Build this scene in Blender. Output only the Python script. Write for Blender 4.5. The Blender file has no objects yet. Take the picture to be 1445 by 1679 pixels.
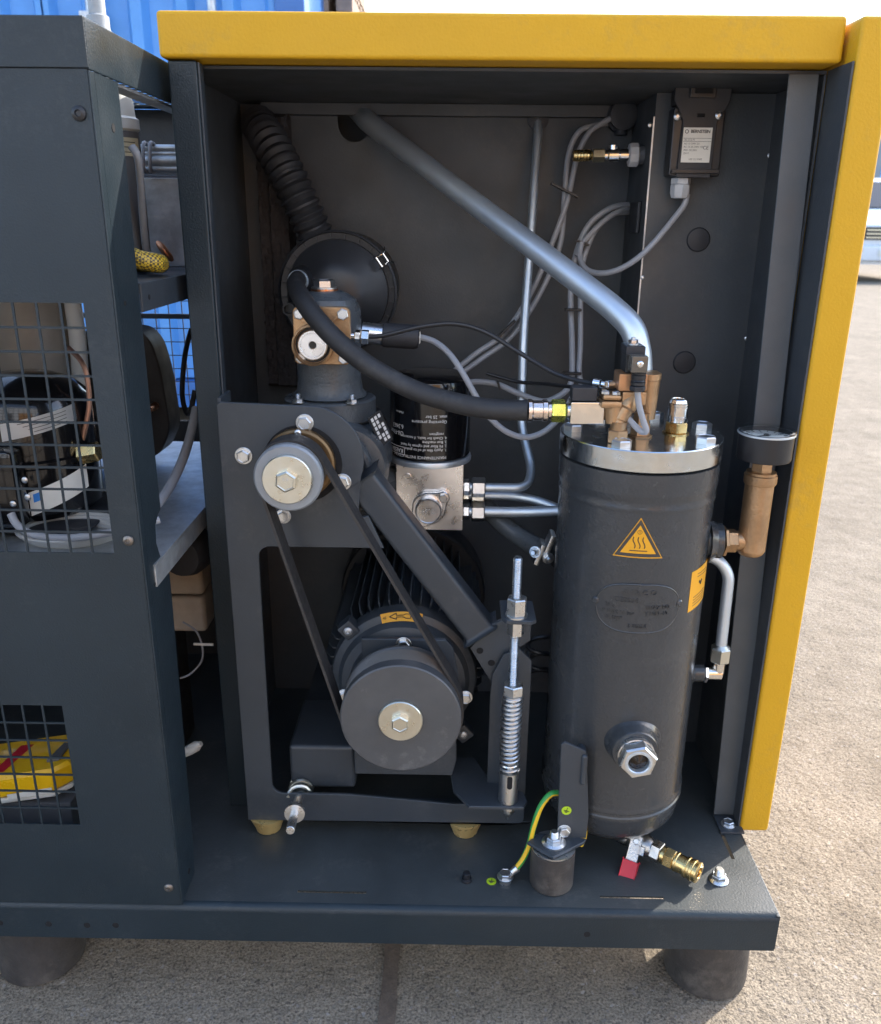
import bpy, bmesh, math, random
from mathutils import Vector, Matrix
random.seed(7)
R = math.radians
sc = bpy.context.scene
COL = sc.collection

# ------------------------------------------------------------------ camera, light, exposure
# world axes (X right, Y away, Z up) as seen by the camera (right, up, forward)
AX = [Vector((0.99985353, -0.01392061, -0.0099568)), Vector((0.01393782, 0.32464913, 0.94573182)), Vector((0.0099327, 0.94573207, -0.3247956))]
CAM = Vector((0.0, -0.9, 1.07))
FPX, CX, CY = 1391.0, 722.5, 839.5
def P(px, py, Y):
    """world point seen at a photo pixel, at depth Y"""
    c = Vector((px - CX, CY - py, FPX))
    d = Vector((AX[0].dot(c), AX[1].dot(c), AX[2].dot(c)))
    return CAM + d * ((Y - CAM.y) / d.y)
cam_d = bpy.data.cameras.new('camera'); cam = bpy.data.objects.new('camera', cam_d); COL.objects.link(cam)
m = Matrix(((AX[0].x, AX[0].y, -AX[0].z, CAM.x), (AX[1].x, AX[1].y, -AX[1].z, CAM.y), (AX[2].x, AX[2].y, -AX[2].z, CAM.z), (0, 0, 0, 1)))
cam.matrix_world = m
cam_d.sensor_fit = 'VERTICAL'; cam_d.sensor_height = 36; cam_d.lens = 36 * FPX / 1679.0
cam_d.clip_start = 0.02; cam_d.clip_end = 600
cam_d.dof.use_dof = True; cam_d.dof.focus_distance = 1.06; cam_d.dof.aperture_fstop = 9.0
sc.camera = cam

w = bpy.data.worlds.new('World'); sc.world = w; w.use_nodes = True
nt = w.node_tree; bg = nt.nodes['Background']
sky = nt.nodes.new('ShaderNodeTexSky'); sky.sky_type = 'NISHITA'; sky.sun_disc = False
sky.sun_elevation = R(38.5); sky.sun_rotation = R(51.8); sky.air_density = 1.0; sky.dust_density = 1.6; sky.ozone_density = 1.0
nt.links.new(sky.outputs[0], bg.inputs[0]); bg.inputs[1].default_value = 0.15
sun_d = bpy.data.lights.new('sun', 'SUN'); sun_d.energy = 2.0; sun_d.angle = R(0.5); sun_d.color = (1.0, 0.93, 0.83)
sun = bpy.data.objects.new('sun', sun_d); COL.objects.link(sun)
sun.rotation_euler = Vector((-0.987, -0.777, -1.0)).to_track_quat('-Z', 'Y').to_euler()
sun.location = (6, 5, 7)
vs = sc.view_settings; vs.view_transform = 'Standard'; vs.look = 'None'; vs.gamma = 1.0; vs.use_curve_mapping = False
vs.exposure = 2.0

# ------------------------------------------------------------------ materials
MATS = {}
def mat(name, col, rough=0.5, metal=0.0, bump=0.0, bscale=400.0, var=0.12, vscale=9.0, spec=0.5, coat=0.0, rvar=0.1, stretch=None, aniso=0.0, trans=0.0, detail=3.0):
    if name in MATS: return MATS[name]
    M = bpy.data.materials.new(name); M.use_nodes = True; MATS[name] = M
    n = M.node_tree.nodes; l = M.node_tree.links; b = n['Principled BSDF']
    b.inputs['Roughness'].default_value = rough; b.inputs['Metallic'].default_value = metal
    b.inputs['Specular IOR Level'].default_value = spec; b.inputs['Coat Weight'].default_value = coat
    b.inputs['Transmission Weight'].default_value = trans
    tc = n.new('ShaderNodeTexCoord'); src = tc.outputs['Object']
    if stretch:
        mp = n.new('ShaderNodeMapping'); mp.inputs['Scale'].default_value = stretch; l.new(src, mp.inputs[0]); src = mp.outputs[0]
    nz = n.new('ShaderNodeTexNoise'); nz.inputs['Scale'].default_value = vscale; nz.inputs['Detail'].default_value = 6; nz.inputs['Roughness'].default_value = 0.65
    l.new(src, nz.inputs['Vector'])
    mr = n.new('ShaderNodeMapRange'); mr.inputs['From Min'].default_value = 0.3; mr.inputs['From Max'].default_value = 0.7
    mr.inputs['To Min'].default_value = 1 - var; mr.inputs['To Max'].default_value = 1 + var
    l.new(nz.outputs['Fac'], mr.inputs['Value'])
    mx = n.new('ShaderNodeVectorMath'); mx.operation = 'SCALE'; mx.inputs[0].default_value = col[:3]
    l.new(mr.outputs[0], mx.inputs['Scale']); l.new(mx.outputs[0], b.inputs['Base Color'])
    if rvar:
        r2 = n.new('ShaderNodeMapRange'); r2.inputs['From Min'].default_value = 0.3; r2.inputs['From Max'].default_value = 0.7
        r2.inputs['To Min'].default_value = max(0.02, rough - rvar); r2.inputs['To Max'].default_value = min(1, rough + rvar)
        n2 = n.new('ShaderNodeTexNoise'); n2.inputs['Scale'].default_value = vscale * 2.3; n2.inputs['Detail'].default_value = 5
        l.new(src, n2.inputs['Vector']); l.new(n2.outputs['Fac'], r2.inputs['Value']); l.new(r2.outputs[0], b.inputs['Roughness'])
    if bump:
        n3 = n.new('ShaderNodeTexNoise'); n3.inputs['Scale'].default_value = bscale; n3.inputs['Detail'].default_value = detail
        l.new(src, n3.inputs['Vector'])
        bp = n.new('ShaderNodeBump'); bp.inputs['Strength'].default_value = min(1.0, bump); bp.inputs['Distance'].default_value = 0.4 / bscale
        l.new(n3.outputs['Fac'], bp.inputs['Height']); l.new(bp.outputs[0], b.inputs['Normal'])
    return M
POW = mat('powder_slate', (0.0150, 0.0245, 0.0315), 0.40, bump=0.42, bscale=420, var=0.14, vscale=5, spec=0.4)
POW2 = mat('powder_slate_inner', (0.050, 0.056, 0.062), 0.52, bump=0.25, bscale=330, var=0.16, vscale=6)
FRM = mat('frame_slate', (0.038, 0.046, 0.055), 0.42, bump=0.12, bscale=420, var=0.14, vscale=8)
CAST = mat('painted_casting', (0.070, 0.080, 0.088), 0.33, bump=0.5, bscale=260, var=0.2, vscale=14)
TANK = mat('tank_paint', (0.040, 0.044, 0.048), 0.25, bump=0.28, bscale=260, var=0.10, vscale=7, coat=0.15)
YEL = mat('powder_yellow', (0.61, 0.335, 0.014), 0.5, bump=0.4, bscale=300, var=0.05, vscale=4, spec=0.3)
ZN = mat('zinc_plate', (0.64, 0.65, 0.65), 0.33, 1.0, var=0.08, vscale=60)
ZNY = mat('zinc_yellow_plate', (0.66, 0.65, 0.57), 0.34, 1.0, var=0.06, vscale=40)
GAL = mat('bright_steel_tube', (0.62, 0.69, 0.75), 0.42, 0.8, var=0.05, vscale=12, rvar=0.05)
GALV = mat('galvanised_sheet', (0.54, 0.56, 0.57), 0.48, 0.8, bump=0.1, bscale=120, var=0.25, vscale=30)
ALU = mat('machined_aluminium', (0.80, 0.80, 0.81), 0.30, 1.0, bump=0.05, bscale=700, var=0.06, vscale=25, rvar=0.08)
LIDM = mat('turned_steel', (0.60, 0.64, 0.66), 0.20, 1.0, bump=0.06, bscale=500, var=0.12, vscale=25, rvar=0.09)
CHR = mat('chrome', (0.74, 0.73, 0.71), 0.14, 1.0, var=0.08, vscale=60, rvar=0.06)
BRZ = mat('cast_bronze', (0.42, 0.27, 0.15), 0.42, 0.85, bump=0.5, bscale=350, var=0.22, vscale=28)
BRS = mat('brass', (0.72, 0.52, 0.22), 0.26, 1.0, bump=0.1, bscale=600, var=0.12, vscale=40)
COP = mat('copper', (0.62, 0.27, 0.14), 0.32, 1.0, var=0.2, vscale=30)
RUB = mat('black_rubber', (0.022, 0.022, 0.023), 0.6, bump=0.25, bscale=500, var=0.2, vscale=15)
RUBF = mat('rubber_buffer', (0.045, 0.040, 0.037), 0.62, bump=0.4, bscale=250, var=0.3, vscale=22)
PLA = mat('black_plastic', (0.016, 0.017, 0.020), 0.38, bump=0.12, bscale=600, var=0.1)
PLM = mat('matt_black_plastic', (0.024, 0.025, 0.029), 0.55, bump=0.2, bscale=500, var=0.15)
GLO = mat('gloss_black_enamel', (0.006, 0.006, 0.007), 0.16, var=0.1, coat=0.4, rvar=0.05)
FOAM = mat('acoustic_foam', (0.035, 0.030, 0.030), 0.95, bump=1.0, bscale=130, var=0.35, vscale=90, rvar=0)
BELT = mat('belt_rubber', (0.030, 0.028, 0.027), 0.55, bump=0.2, bscale=500, var=0.2, vscale=40)
PUL = mat('pulley_grey', (0.085, 0.088, 0.092), 0.42, 0.25, bump=0.12, bscale=500, var=0.12, vscale=18)
PULS = mat('pulley_light_grey', (0.24, 0.26, 0.28), 0.42, 0.3, bump=0.12, bscale=500, var=0.1, vscale=22)
CAB = mat('grey_cable', (0.30, 0.31, 0.33), 0.5, bump=0.1, bscale=400, var=0.08, vscale=30)
CABD = mat('black_cable', (0.018, 0.018, 0.020), 0.42, var=0.1)
WHT = mat('white_print', (0.72, 0.72, 0.70), 0.6, var=0.03)
OFFW = mat('label_white', (0.70, 0.69, 0.63), 0.55, var=0.05, vscale=40)
INK = mat('black_print', (0.02, 0.02, 0.02), 0.6, var=0.03)
ORG = mat('warning_orange', (0.76, 0.36, 0.015), 0.45, var=0.04)
DKB = mat('dark_border', (0.05, 0.045, 0.04), 0.5, var=0.04)
RED = mat('red_grip', (0.52, 0.018, 0.035), 0.42, bump=0.1, bscale=400, var=0.08)
GRNL = mat('earth_sticker_green', (0.42, 0.60, 0.02), 0.5, var=0.04)
GRN = mat('earth_green', (0.03, 0.28, 0.06), 0.42, var=0.06)
EYE = mat('earth_yellow', (0.72, 0.46, 0.02), 0.42, var=0.06)
LIME = mat('yellow_passivated', (0.62, 0.68, 0.16), 0.26, 0.9, var=0.25, vscale=90)
GLS = mat('clear_plastic', (0.8, 0.82, 0.82), 0.08, var=0.02, trans=0.92, rvar=0)
_gn = GLS.node_tree.nodes; _gl = GLS.node_tree.links; _gn.clear()
_o = _gn.new('ShaderNodeOutputMaterial'); _mx = _gn.new('ShaderNodeMixShader'); _tr = _gn.new('ShaderNodeBsdfTransparent'); _gs = _gn.new('ShaderNodeBsdfGlossy'); _fr = _gn.new('ShaderNodeFresnel')
_tr.inputs[0].default_value = (0.93, 0.94, 0.94, 1); _gs.inputs['Roughness'].default_value = 0.06; _fr.inputs[0].default_value = 1.45
_lw = _gn.new('ShaderNodeLayerWeight'); _lw.inputs[0].default_value = 0.3; _pw = _gn.new('ShaderNodeMath'); _pw.operation = 'POWER'; _pw.inputs[1].default_value = 2.6; _gl.new(_lw.outputs['Facing'], _pw.inputs[0]); _gl.new(_pw.outputs[0], _mx.inputs[0]); _gl.new(_tr.outputs[0], _mx.inputs[1]); _gl.new(_gs.outputs[0], _mx.inputs[2]); _gl.new(_mx.outputs[0], _o.inputs[0])
BLUE = mat('container_blue', (0.10, 0.32, 0.70), 0.4, bump=0.1, bscale=60, var=0.12, vscale=1.5)
BLUED = mat('container_blue_frame', (0.04, 0.15, 0.42), 0.4, var=0.12, vscale=2)
BEI = mat('beige_insulation', (0.42, 0.36, 0.29), 0.8, bump=0.4, bscale=180, var=0.15, vscale=20)
BLK = mat('hole_black', (0.006, 0.006, 0.007), 0.9, var=0.05, rvar=0)  # for flat black pieces that paint the dark inside holes and slots
CARW = mat('car_white_paint', (0.72, 0.74, 0.76), 0.22, coat=0.5, var=0.02)
GLASSD = mat('dark_glass', (0.02, 0.025, 0.03), 0.08, coat=0.5, var=0.02, rvar=0)
PALE = mat('pale_cladding', (0.60, 0.60, 0.58), 0.55, var=0.1, vscale=1)
WOOD = mat('weathered_timber', (0.30, 0.22, 0.16), 0.8, bump=0.3, bscale=120, var=0.3, vscale=8)
YELI = mat('glossy_yellow_plastic', (0.78, 0.46, 0.01), 0.30, coat=0.3, var=0.04)
GRYP = mat('grey_plastic', (0.10, 0.105, 0.115), 0.5, bump=0.2, bscale=400, var=0.12)
# braided hose: yellow with a dark weave
DST = mat('dark_steel_screw', (0.22, 0.20, 0.18), 0.4, 0.9)
BRD = bpy.data.materials.new('yellow_braid'); BRD.use_nodes = True
_n = BRD.node_tree.nodes; _l = BRD.node_tree.links
_t = _n.new('ShaderNodeTexCoord'); _c = _n.new('ShaderNodeTexChecker'); _c.inputs['Scale'].default_value = 330
_c.inputs['Color1'].default_value = (0.62, 0.40, 0.03, 1); _c.inputs['Color2'].default_value = (0.10, 0.07, 0.02, 1)
_mp = _n.new('ShaderNodeMapping'); _mp.inputs['Rotation'].default_value = (0.6, 0.5, 0.78)
_l.new(_t.outputs['Object'], _mp.inputs[0]); _l.new(_mp.outputs[0], _c.inputs['Vector']); _l.new(_c.outputs[0], _n['Principled BSDF'].inputs['Base Color'])
_n['Principled BSDF'].inputs['Roughness'].default_value = 0.45

def ground_material():
    M = bpy.data.materials.new('brushed_concrete'); M.use_nodes = True
    n = M.node_tree.nodes; l = M.node_tree.links; b = n['Principled BSDF']; b.inputs['Roughness'].default_value = 0.9
    b.inputs['Specular IOR Level'].default_value = 0.25
    tc = n.new('ShaderNodeTexCoord'); o = tc.outputs['Object']
    def noise(s, d=6, r=0.6):
        q = n.new('ShaderNodeTexNoise'); q.inputs['Scale'].default_value = s; q.inputs['Detail'].default_value = d; q.inputs['Roughness'].default_value = r
        l.new(o, q.inputs['Vector']); return q.outputs['Fac']
    def ramp(f, stops):
        q = n.new('ShaderNodeValToRGB'); e = q.color_ramp.elements
        while len(e) < len(stops): e.new(0.5)
        for i, (p, c) in enumerate(stops): e[i].position = p; e[i].color = (*c, 1)
        l.new(f, q.inputs['Fac']); return q.outputs['Color']
    def mix(f, a, c, mode='MIX'):
        q = n.new('ShaderNodeMix'); q.data_type = 'RGBA'; q.blend_type = mode
        if isinstance(f, float): q.inputs['Factor'].default_value = f
        else: l.new(f, q.inputs['Factor'])
        l.new(a, q.inputs[6]); l.new(c, q.inputs[7]); return q.outputs[2]
    base = ramp(noise(3.0), [(0.3, (0.205, 0.172, 0.130)), (0.7, (0.275, 0.234, 0.182))])
    fine = ramp(noise(260, 4, 0.7), [(0.34, (0.34, 0.33, 0.32)), (0.50, (1, 1, 1)), (0.68, (1.5, 1.48, 1.44))])
    c1 = mix(1.0, base, fine, 'MULTIPLY')
    v = n.new('ShaderNodeTexVoronoi'); v.inputs['Scale'].default_value = 135; v.inputs['Randomness'].default_value = 1.0
    wv = n.new('ShaderNodeVectorMath'); wv.operation = 'ADD'
    nc = n.new('ShaderNodeTexNoise'); nc.inputs['Scale'].default_value = 140; l.new(o, nc.inputs['Vector'])
    sv = n.new('ShaderNodeVectorMath'); sv.operation = 'SCALE'; sv.inputs['Scale'].default_value = 0.012
    l.new(nc.outputs['Color'], sv.inputs[0]); l.new(o, wv.inputs[0]); l.new(sv.outputs[0], wv.inputs[1]); l.new(wv.outputs[0], v.inputs['Vector'])
    pick = n.new('ShaderNodeMath'); pick.operation = 'MULTIPLY'
    sep = n.new('ShaderNodeSeparateColor'); l.new(v.outputs['Color'], sep.inputs[0])
    gt = n.new('ShaderNodeMath'); gt.operation = 'GREATER_THAN'; gt.inputs[1].default_value = 0.66; l.new(sep.outputs[0], gt.inputs[0])
    lt = n.new('ShaderNodeMath'); lt.operation = 'LESS_THAN'; lt.inputs[1].default_value = 0.36; l.new(v.outputs['Distance'], lt.inputs[0])
    l.new(gt.outputs[0], pick.inputs[0]); l.new(lt.outputs[0], pick.inputs[1])
    stone = ramp(sep.outputs[1], [(0.0, (0.07, 0.058, 0.05)), (0.5, (0.14, 0.115, 0.095)), (1.0, (0.36, 0.33, 0.30))])
    half = n.new('ShaderNodeMath'); half.operation = 'MULTIPLY'; half.inputs[1].default_value = 0.75; l.new(pick.outputs[0], half.inputs[0])
    c2 = mix(half.outputs[0], c1, stone)
    blot = ramp(noise(14, 5), [(0.35, (0.84, 0.83, 0.82)), (0.6, (1.04, 1.04, 1.04))])
    c3 = mix(1.0, c2, blot, 'MULTIPLY')
    l.new(c3, b.inputs['Base Color'])
    bp = n.new('ShaderNodeBump'); bp.inputs['Strength'].default_value = 1.0; bp.inputs['Distance'].default_value = 0.0030
    ve = n.new('ShaderNodeTexVoronoi'); ve.feature = 'SMOOTH_F1'; ve.inputs['Scale'].default_value = 80; ve.inputs['Smoothness'].default_value = 0.5; l.new(wv.outputs[0], ve.inputs['Vector'])
    hm = n.new('ShaderNodeMath'); hm.operation = 'SUBTRACT'; l.new(noise(60, 5, 0.55), hm.inputs[0]); l.new(ve.outputs['Distance'], hm.inputs[1]); l.new(hm.outputs[0], bp.inputs['Height'])
    bp2 = n.new('ShaderNodeBump'); bp2.inputs['Strength'].default_value = 0.9; bp2.inputs['Distance'].default_value = 0.0022
    l.new(noise(300, 3, 0.7), bp2.inputs['Height']); l.new(bp.outputs[0], bp2.inputs['Normal']); l.new(bp2.outputs[0], b.inputs['Normal'])
    return M
GRD = ground_material()

# ------------------------------------------------------------------ helpers
OFF = {}
def link(o, parent=None, root=None):
    COL.objects.link(o)
    if parent is not None: o.parent = parent
    return o
def thing(name, label, cat, loc, group=None):
    o = bpy.data.objects.new(name, None); o.empty_display_size = 0.02
    o.location = loc; o['label'] = label; o['category'] = cat
    if group: o['group'] = group
    COL.objects.link(o); OFF[o.name] = Vector(loc); return o
def basis(axis):
    z = Vector(axis).normalized()
    x = z.cross(Vector((0, 0, 1)))
    if x.length < 1e-3: x = Vector((1, 0, 0))
    x.normalize(); y = z.cross(x)
    return x, y, z
def spline(pts, per=8):
    pts = [Vector(p) for p in pts]; out = []
    for i in range(len(pts) - 1):
        a = pts[max(0, i - 1)]; b = pts[i]; c = pts[i + 1]; d = pts[min(len(pts) - 1, i + 2)]
        for k in range(per):
            t = k / per
            out.append(0.5 * ((2 * b) + (c - a) * t + (2 * a - 5 * b + 4 * c - d) * t * t + (3 * b - a - 3 * c + d) * t ** 3))
    out.append(pts[-1]); return out
def fillet(pts, rad, seg=8):
    """polyline with its corners rounded"""
    pts = [Vector(p) for p in pts]; out = [pts[0]]
    for i in range(1, len(pts) - 1):
        a, b, c = pts[i - 1], pts[i], pts[i + 1]
        u = (a - b); v = (c - b); r = min(rad, u.length * 0.48, v.length * 0.48); u.normalize(); v.normalize()
        p, q = b + u * r, b + v * r
        for k in range(seg + 1):
            t = k / seg; out.append(p * (1 - t) ** 2 + b * 2 * t * (1 - t) + q * t * t)
    out.append(pts[-1]); return out
class MB:
    def __init__(s): s.bm = bmesh.new()
    def _add(s, t):
        me = bpy.data.meshes.new('tmp'); t.to_mesh(me); t.free(); s.bm.from_mesh(me); bpy.data.meshes.remove(me); return s
    def box(s, x0, x1, y0, y1, z0, z1, bev=0.0, seg=2):
        t = bmesh.new(); bmesh.ops.create_cube(t, size=1.0)
        for v in t.verts: v.co = Vector(((x0 + x1) / 2 + v.co.x * (x1 - x0), (y0 + y1) / 2 + v.co.y * (y1 - y0), (z0 + z1) / 2 + v.co.z * (z1 - z0)))
        if bev: bmesh.ops.bevel(t, geom=t.edges[:], offset=bev, segments=seg, profile=0.5, affect='EDGES')
        return s._add(t)
    def obox(s, c, ex, ey, ez, hx, hy, hz, bev=0.0, seg=2):
        """box at c with half sizes along three axes"""
        t = bmesh.new(); bmesh.ops.create_cube(t, size=2.0)
        ex, ey, ez = Vector(ex).normalized(), Vector(ey).normalized(), Vector(ez).normalized(); c = Vector(c)
        for v in t.verts: v.co = c + ex * v.co.x * hx + ey * v.co.y * hy + ez * v.co.z * hz
        if bev: bmesh.ops.bevel(t, geom=t.edges[:], offset=bev, segments=seg, profile=0.5, affect='EDGES')
        return s._add(t)
    def lathe(s, prof, origin=(0, 0, 0), axis=(0, 0, 1), n=24, cap=True, ph=0.0):
        x, y, z = basis(axis); o = Vector(origin); rings = []
        for r, t in prof:
            rings.append([s.bm.verts.new(o + z * t + (x * math.cos(ph + 2 * math.pi * k / n) + y * math.sin(ph + 2 * math.pi * k / n)) * max(r, 1e-5)) for k in range(n)])
        for a, b in zip(rings, rings[1:]):
            for k in range(n): s.bm.faces.new((a[k], a[(k + 1) % n], b[(k + 1) % n], b[k]))
        if cap:
            s.bm.faces.new(rings[0][::-1]); s.bm.faces.new(rings[-1])
        return s
    def cyl(s, p0, p1, r0, r1=None, n=20, cap=True):
        p0, p1 = Vector(p0), Vector(p1); r1 = r0 if r1 is None else r1
        L = (p1 - p0).length; b = min(0.0006, r0 * 0.12, L * 0.2)
        return s.lathe([(r0 - b, 0), (r0, b), (r1, L - b), (r1 - b, L)], p0, p1 - p0, n, cap)
    def hexn(s, p0, p1, r, ph=0.0):
        p0, p1 = Vector(p0), Vector(p1); L = (p1 - p0).length; c = min(r * 0.1, L * 0.2)
        return s.lathe([(r * 0.9, 0), (r, c), (r, L - c), (r * 0.9, L)], p0, p1 - p0, 6, True, ph)
    def tube(s, pts, r, n=12, cap=True, closed=False, sq=None):
        pts = [Vector(p) for p in pts]; N = len(pts); rings = []; up = None
        rr = r if isinstance(r, (list, tuple)) else [r] * N
        for i, p in enumerate(pts):
            if closed: t = pts[(i + 1) % N] - pts[i - 1]
            else: t = pts[min(N - 1, i + 1)] - pts[max(0, i - 1)]
            t.normalize()
            if up is None: up = basis(t)[0]
            up = (up - t * up.dot(t)).normalized(); v = t.cross(up)
            rings.append([s.bm.verts.new(p + (up * math.cos(2 * math.pi * k / n) + v * math.sin(2 * math.pi * k / n)) * rr[i]) for k in range(n)])
        pairs = list(zip(rings, rings[1:])) + ([(rings[-1], rings[0])] if closed else [])
        for a, b in pairs:
            for k in range(n): s.bm.faces.new((a[k], a[(k + 1) % n], b[(k + 1) % n], b[k]))
        if cap and not closed:
            s.bm.faces.new(rings[0][::-1]); s.bm.faces.new(rings[-1])
        return s
    def prism(s, poly, fn, t0, t1, bev=0.0):
        """poly of (u,v) swept from w=t0 to w=t1; fn(u,v,w) gives the point"""
        t = bmesh.new()
        a = [t.verts.new(fn(u, v, t0)) for u, v in poly]; b = [t.verts.new(fn(u, v, t1)) for u, v in poly]; n = len(poly)
        fa = t.faces.new(a); fb = t.faces.new(b[::-1])
        for k in range(n): t.faces.new((a[(k + 1) % n], a[k], b[k], b[(k + 1) % n]))
        bmesh.ops.recalc_face_normals(t, faces=t.faces[:])
        if bev:
            es = [e for e in t.edges if any(f in (fa, fb) for f in e.link_faces)]
            bmesh.ops.bevel(t, geom=es, offset=bev, segments=1, affect='EDGES')
        return s._add(t)
    def holed(s, u0, u1, v0, v1, holes, fn, t0, t1):
        us = sorted({u0, u1, *[h[0] for h in holes], *[h[1] for h in holes]}); vs_ = sorted({v0, v1, *[h[2] for h in holes], *[h[3] for h in holes]})
        V = {}
        def vv(i, j, k):
            if (i, j, k) not in V: V[(i, j, k)] = s.bm.verts.new(fn(us[i], vs_[j], (t0, t1)[k]))
            return V[(i, j, k)]
        def solid(i, j):
            if not (0 <= i < len(us) - 1 and 0 <= j < len(vs_) - 1): return False
            uc, vc = (us[i] + us[i + 1]) / 2, (vs_[j] + vs_[j + 1]) / 2
            return not any(h[0] < uc < h[1] and h[2] < vc < h[3] for h in holes)
        for i in range(len(us) - 1):
            for j in range(len(vs_) - 1):
                if not solid(i, j): continue
                q = [(i, j), (i + 1, j), (i + 1, j + 1), (i, j + 1)]
                s.bm.faces.new([vv(*c, 0) for c in q]); s.bm.faces.new([vv(*c, 1) for c in q[::-1]])
                for (a, b), (di, dj) in zip(zip(q, q[1:] + q[:1]), [(0, -1), (1, 0), (0, 1), (-1, 0)]):
                    if not solid(i + di, j + dj): s.bm.faces.new((vv(*b, 0), vv(*a, 0), vv(*a, 1), vv(*b, 1)))
        return s
    def mesh(s, name='m', sharp=34):
        bm = s.bm; bmesh.ops.recalc_face_normals(bm, faces=bm.faces[:])
        for f in bm.faces: f.smooth = True
        for e in bm.edges:
            if len(e.link_faces) == 2 and e.calc_face_angle(0) > R(sharp): e.smooth = False
        me = bpy.data.meshes.new(name); bm.to_mesh(me); bm.free(); return me
    def build(s, name, material, parent=None, label=None, cat=None, group=None, kind=None, root=None, sharp=34):
        me = s.mesh(name, sharp); me.materials.append(material)
        r = parent
        while r is not None and r.parent is not None: r = r.parent
        if r is not None: me.transform(Matrix.Translation(-OFF[r.name]))
        else:
            lo = [min(v.co[i] for v in me.vertices) for i in range(3)]; hi = [max(v.co[i] for v in me.vertices) for i in range(3)]
            c = Vector(((lo[0] + hi[0]) / 2, (lo[1] + hi[1]) / 2, lo[2]))
            if kind == 'structure': c = Vector((0, 0, 0))
            me.transform(Matrix.Translation(-c))
        o = bpy.data.objects.new(name, me); COL.objects.link(o)
        if r is not None: o.parent = parent
        else: o.location = c; OFF[o.name] = c
        if label: o['label'] = label
        if cat: o['category'] = cat
        if group: o['group'] = group
        if kind: o['kind'] = kind
        return o
CACHE = {}
def inst(key, maker, name, parent, pos, axis=(0, 0, 1), scale=1.0, spin=0.0, label=None):
    """a part that shares its mesh with the others of its kind"""
    if key not in CACHE: CACHE[key] = maker()
    o = bpy.data.objects.new(name, CACHE[key]); COL.objects.link(o)
    r = parent
    while r.parent is not None: r = r.parent
    x, y, z = basis(axis)
    mw = Matrix(((x.x, y.x, z.x, 0), (x.y, y.y, z.y, 0), (x.z, y.z, z.z, 0), (0, 0, 0, 1))) @ Matrix.Rotation(spin, 4, 'Z') @ Matrix.Scale(scale, 4)
    mw.translation = Vector(pos) - OFF[r.name]
    o.parent = parent; o.matrix_local = mw
    if label: o['label'] = label
    return o
def mk_bolt(material, washer=True, stud=False):
    def f():
        b = MB(); z = 0.0
        if washer: b.lathe([(1.22, 0), (1.25, 0.03), (1.25, 0.14), (1.2, 0.18), (0.8, 0.18)], n=20); z = 0.18
        b.lathe([(1.0, z), (1.0, z + 0.55), (0.86, z + 0.66), (0.80, z + 0.66), (0.74, z + 0.60), (0.3, z + 0.60)], n=6)
        if stud:
            prof = [(0.56, z + 0.6)]
            for k in range(6): prof += [(0.56, z + 0.66 + k * 0.14), (0.50, z + 0.73 + k * 0.14)]
            prof += [(0.44, z + 1.52)]
            b.lathe(prof, n=14)
        me = b.mesh('bolt'); me.materials.append(material); return me
    return f
def bolt(parent, pos, axis, r=0.0085, material=ZN, washer=True, stud=False, spin=None, name='bolt'):
    return inst(('bolt', material.name, washer, stud), mk_bolt(material, washer, stud), name, parent, pos, axis, r, random.uniform(0, 1.04) if spin is None else spin)
def mk_screw(material):
    def f():
        b = MB(); b.lathe([(1.0, 0), (1.02, 0.08), (0.95, 0.28), (0.7, 0.44), (0.45, 0.5), (0.42, 0.46), (0.36, 0.25)], n=20)
        me = b.mesh('screw'); me.materials.append(material); return me
    return f
def screw(parent, pos, axis, r=0.007, material=ZN, name='screw'):
    return inst(('screw', material.name), mk_screw(material), name, parent, pos, axis, r)
def text(s, size, fn, name, material, parent, depth=0.0, align='CENTER', sp=1.0, bold=0.0):
    """lettering as thin mesh; fn maps (u, v, w) to a world point"""
    cu = bpy.data.curves.new('txt', 'FONT'); cu.body = s; cu.size = size; cu.align_x = align; cu.align_y = 'CENTER'
    cu.extrude = depth; cu.offset = bold; cu.space_character = sp; cu.resolution_u = 2
    o = bpy.data.objects.new('txt', cu); COL.objects.link(o)
    dg = bpy.context.evaluated_depsgraph_get(); me = bpy.data.meshes.new_from_object(o.evaluated_get(dg))
    bpy.data.objects.remove(o); bpy.data.curves.remove(cu)
    b = MB(); b.bm.from_mesh(me); bpy.data.meshes.remove(me)
    for v in b.bm.verts: v.co = fn(v.co.x, v.co.y, v.co.z)
    return b.build(name, material, parent)
def cylmap(cx, cy, z0, r, phi=0.0, flip=False):
    s = -1 if flip else 1
    def f(u, v, w):
        a = phi + s * u / r
        return Vector((cx + (r + w) * math.sin(a), cy - (r + w) * math.cos(a), z0 + s * v))
    return f
def flat(o, eu=(1, 0, 0), ev=(0, 0, 1), en=(0, -1, 0)):
    o, eu, ev, en = Vector(o), Vector(eu), Vector(ev), Vector(en)
    return lambda u, v, w: o + eu * u + ev * v + en * w
def patch(b, poly_fn, u0, u1, v0, v1, fn, nu=14, nv=1, w=0.0005):
    """grid patch (rect) following a curved surface, with a little thickness"""
    for i in range(nu):
        for j in range(nv):
            ua, ub = u0 + (u1 - u0) * i / nu, u0 + (u1 - u0) * (i + 1) / nu; va, vb = v0 + (v1 - v0) * j / nv, v0 + (v1 - v0) * (j + 1) / nv
            vs4 = [b.bm.verts.new(fn(a, c, w)) for a, c in ((ua, va), (ub, va), (ub, vb), (ua, vb))]
            b.bm.faces.new(vs4)
    return b
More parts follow.
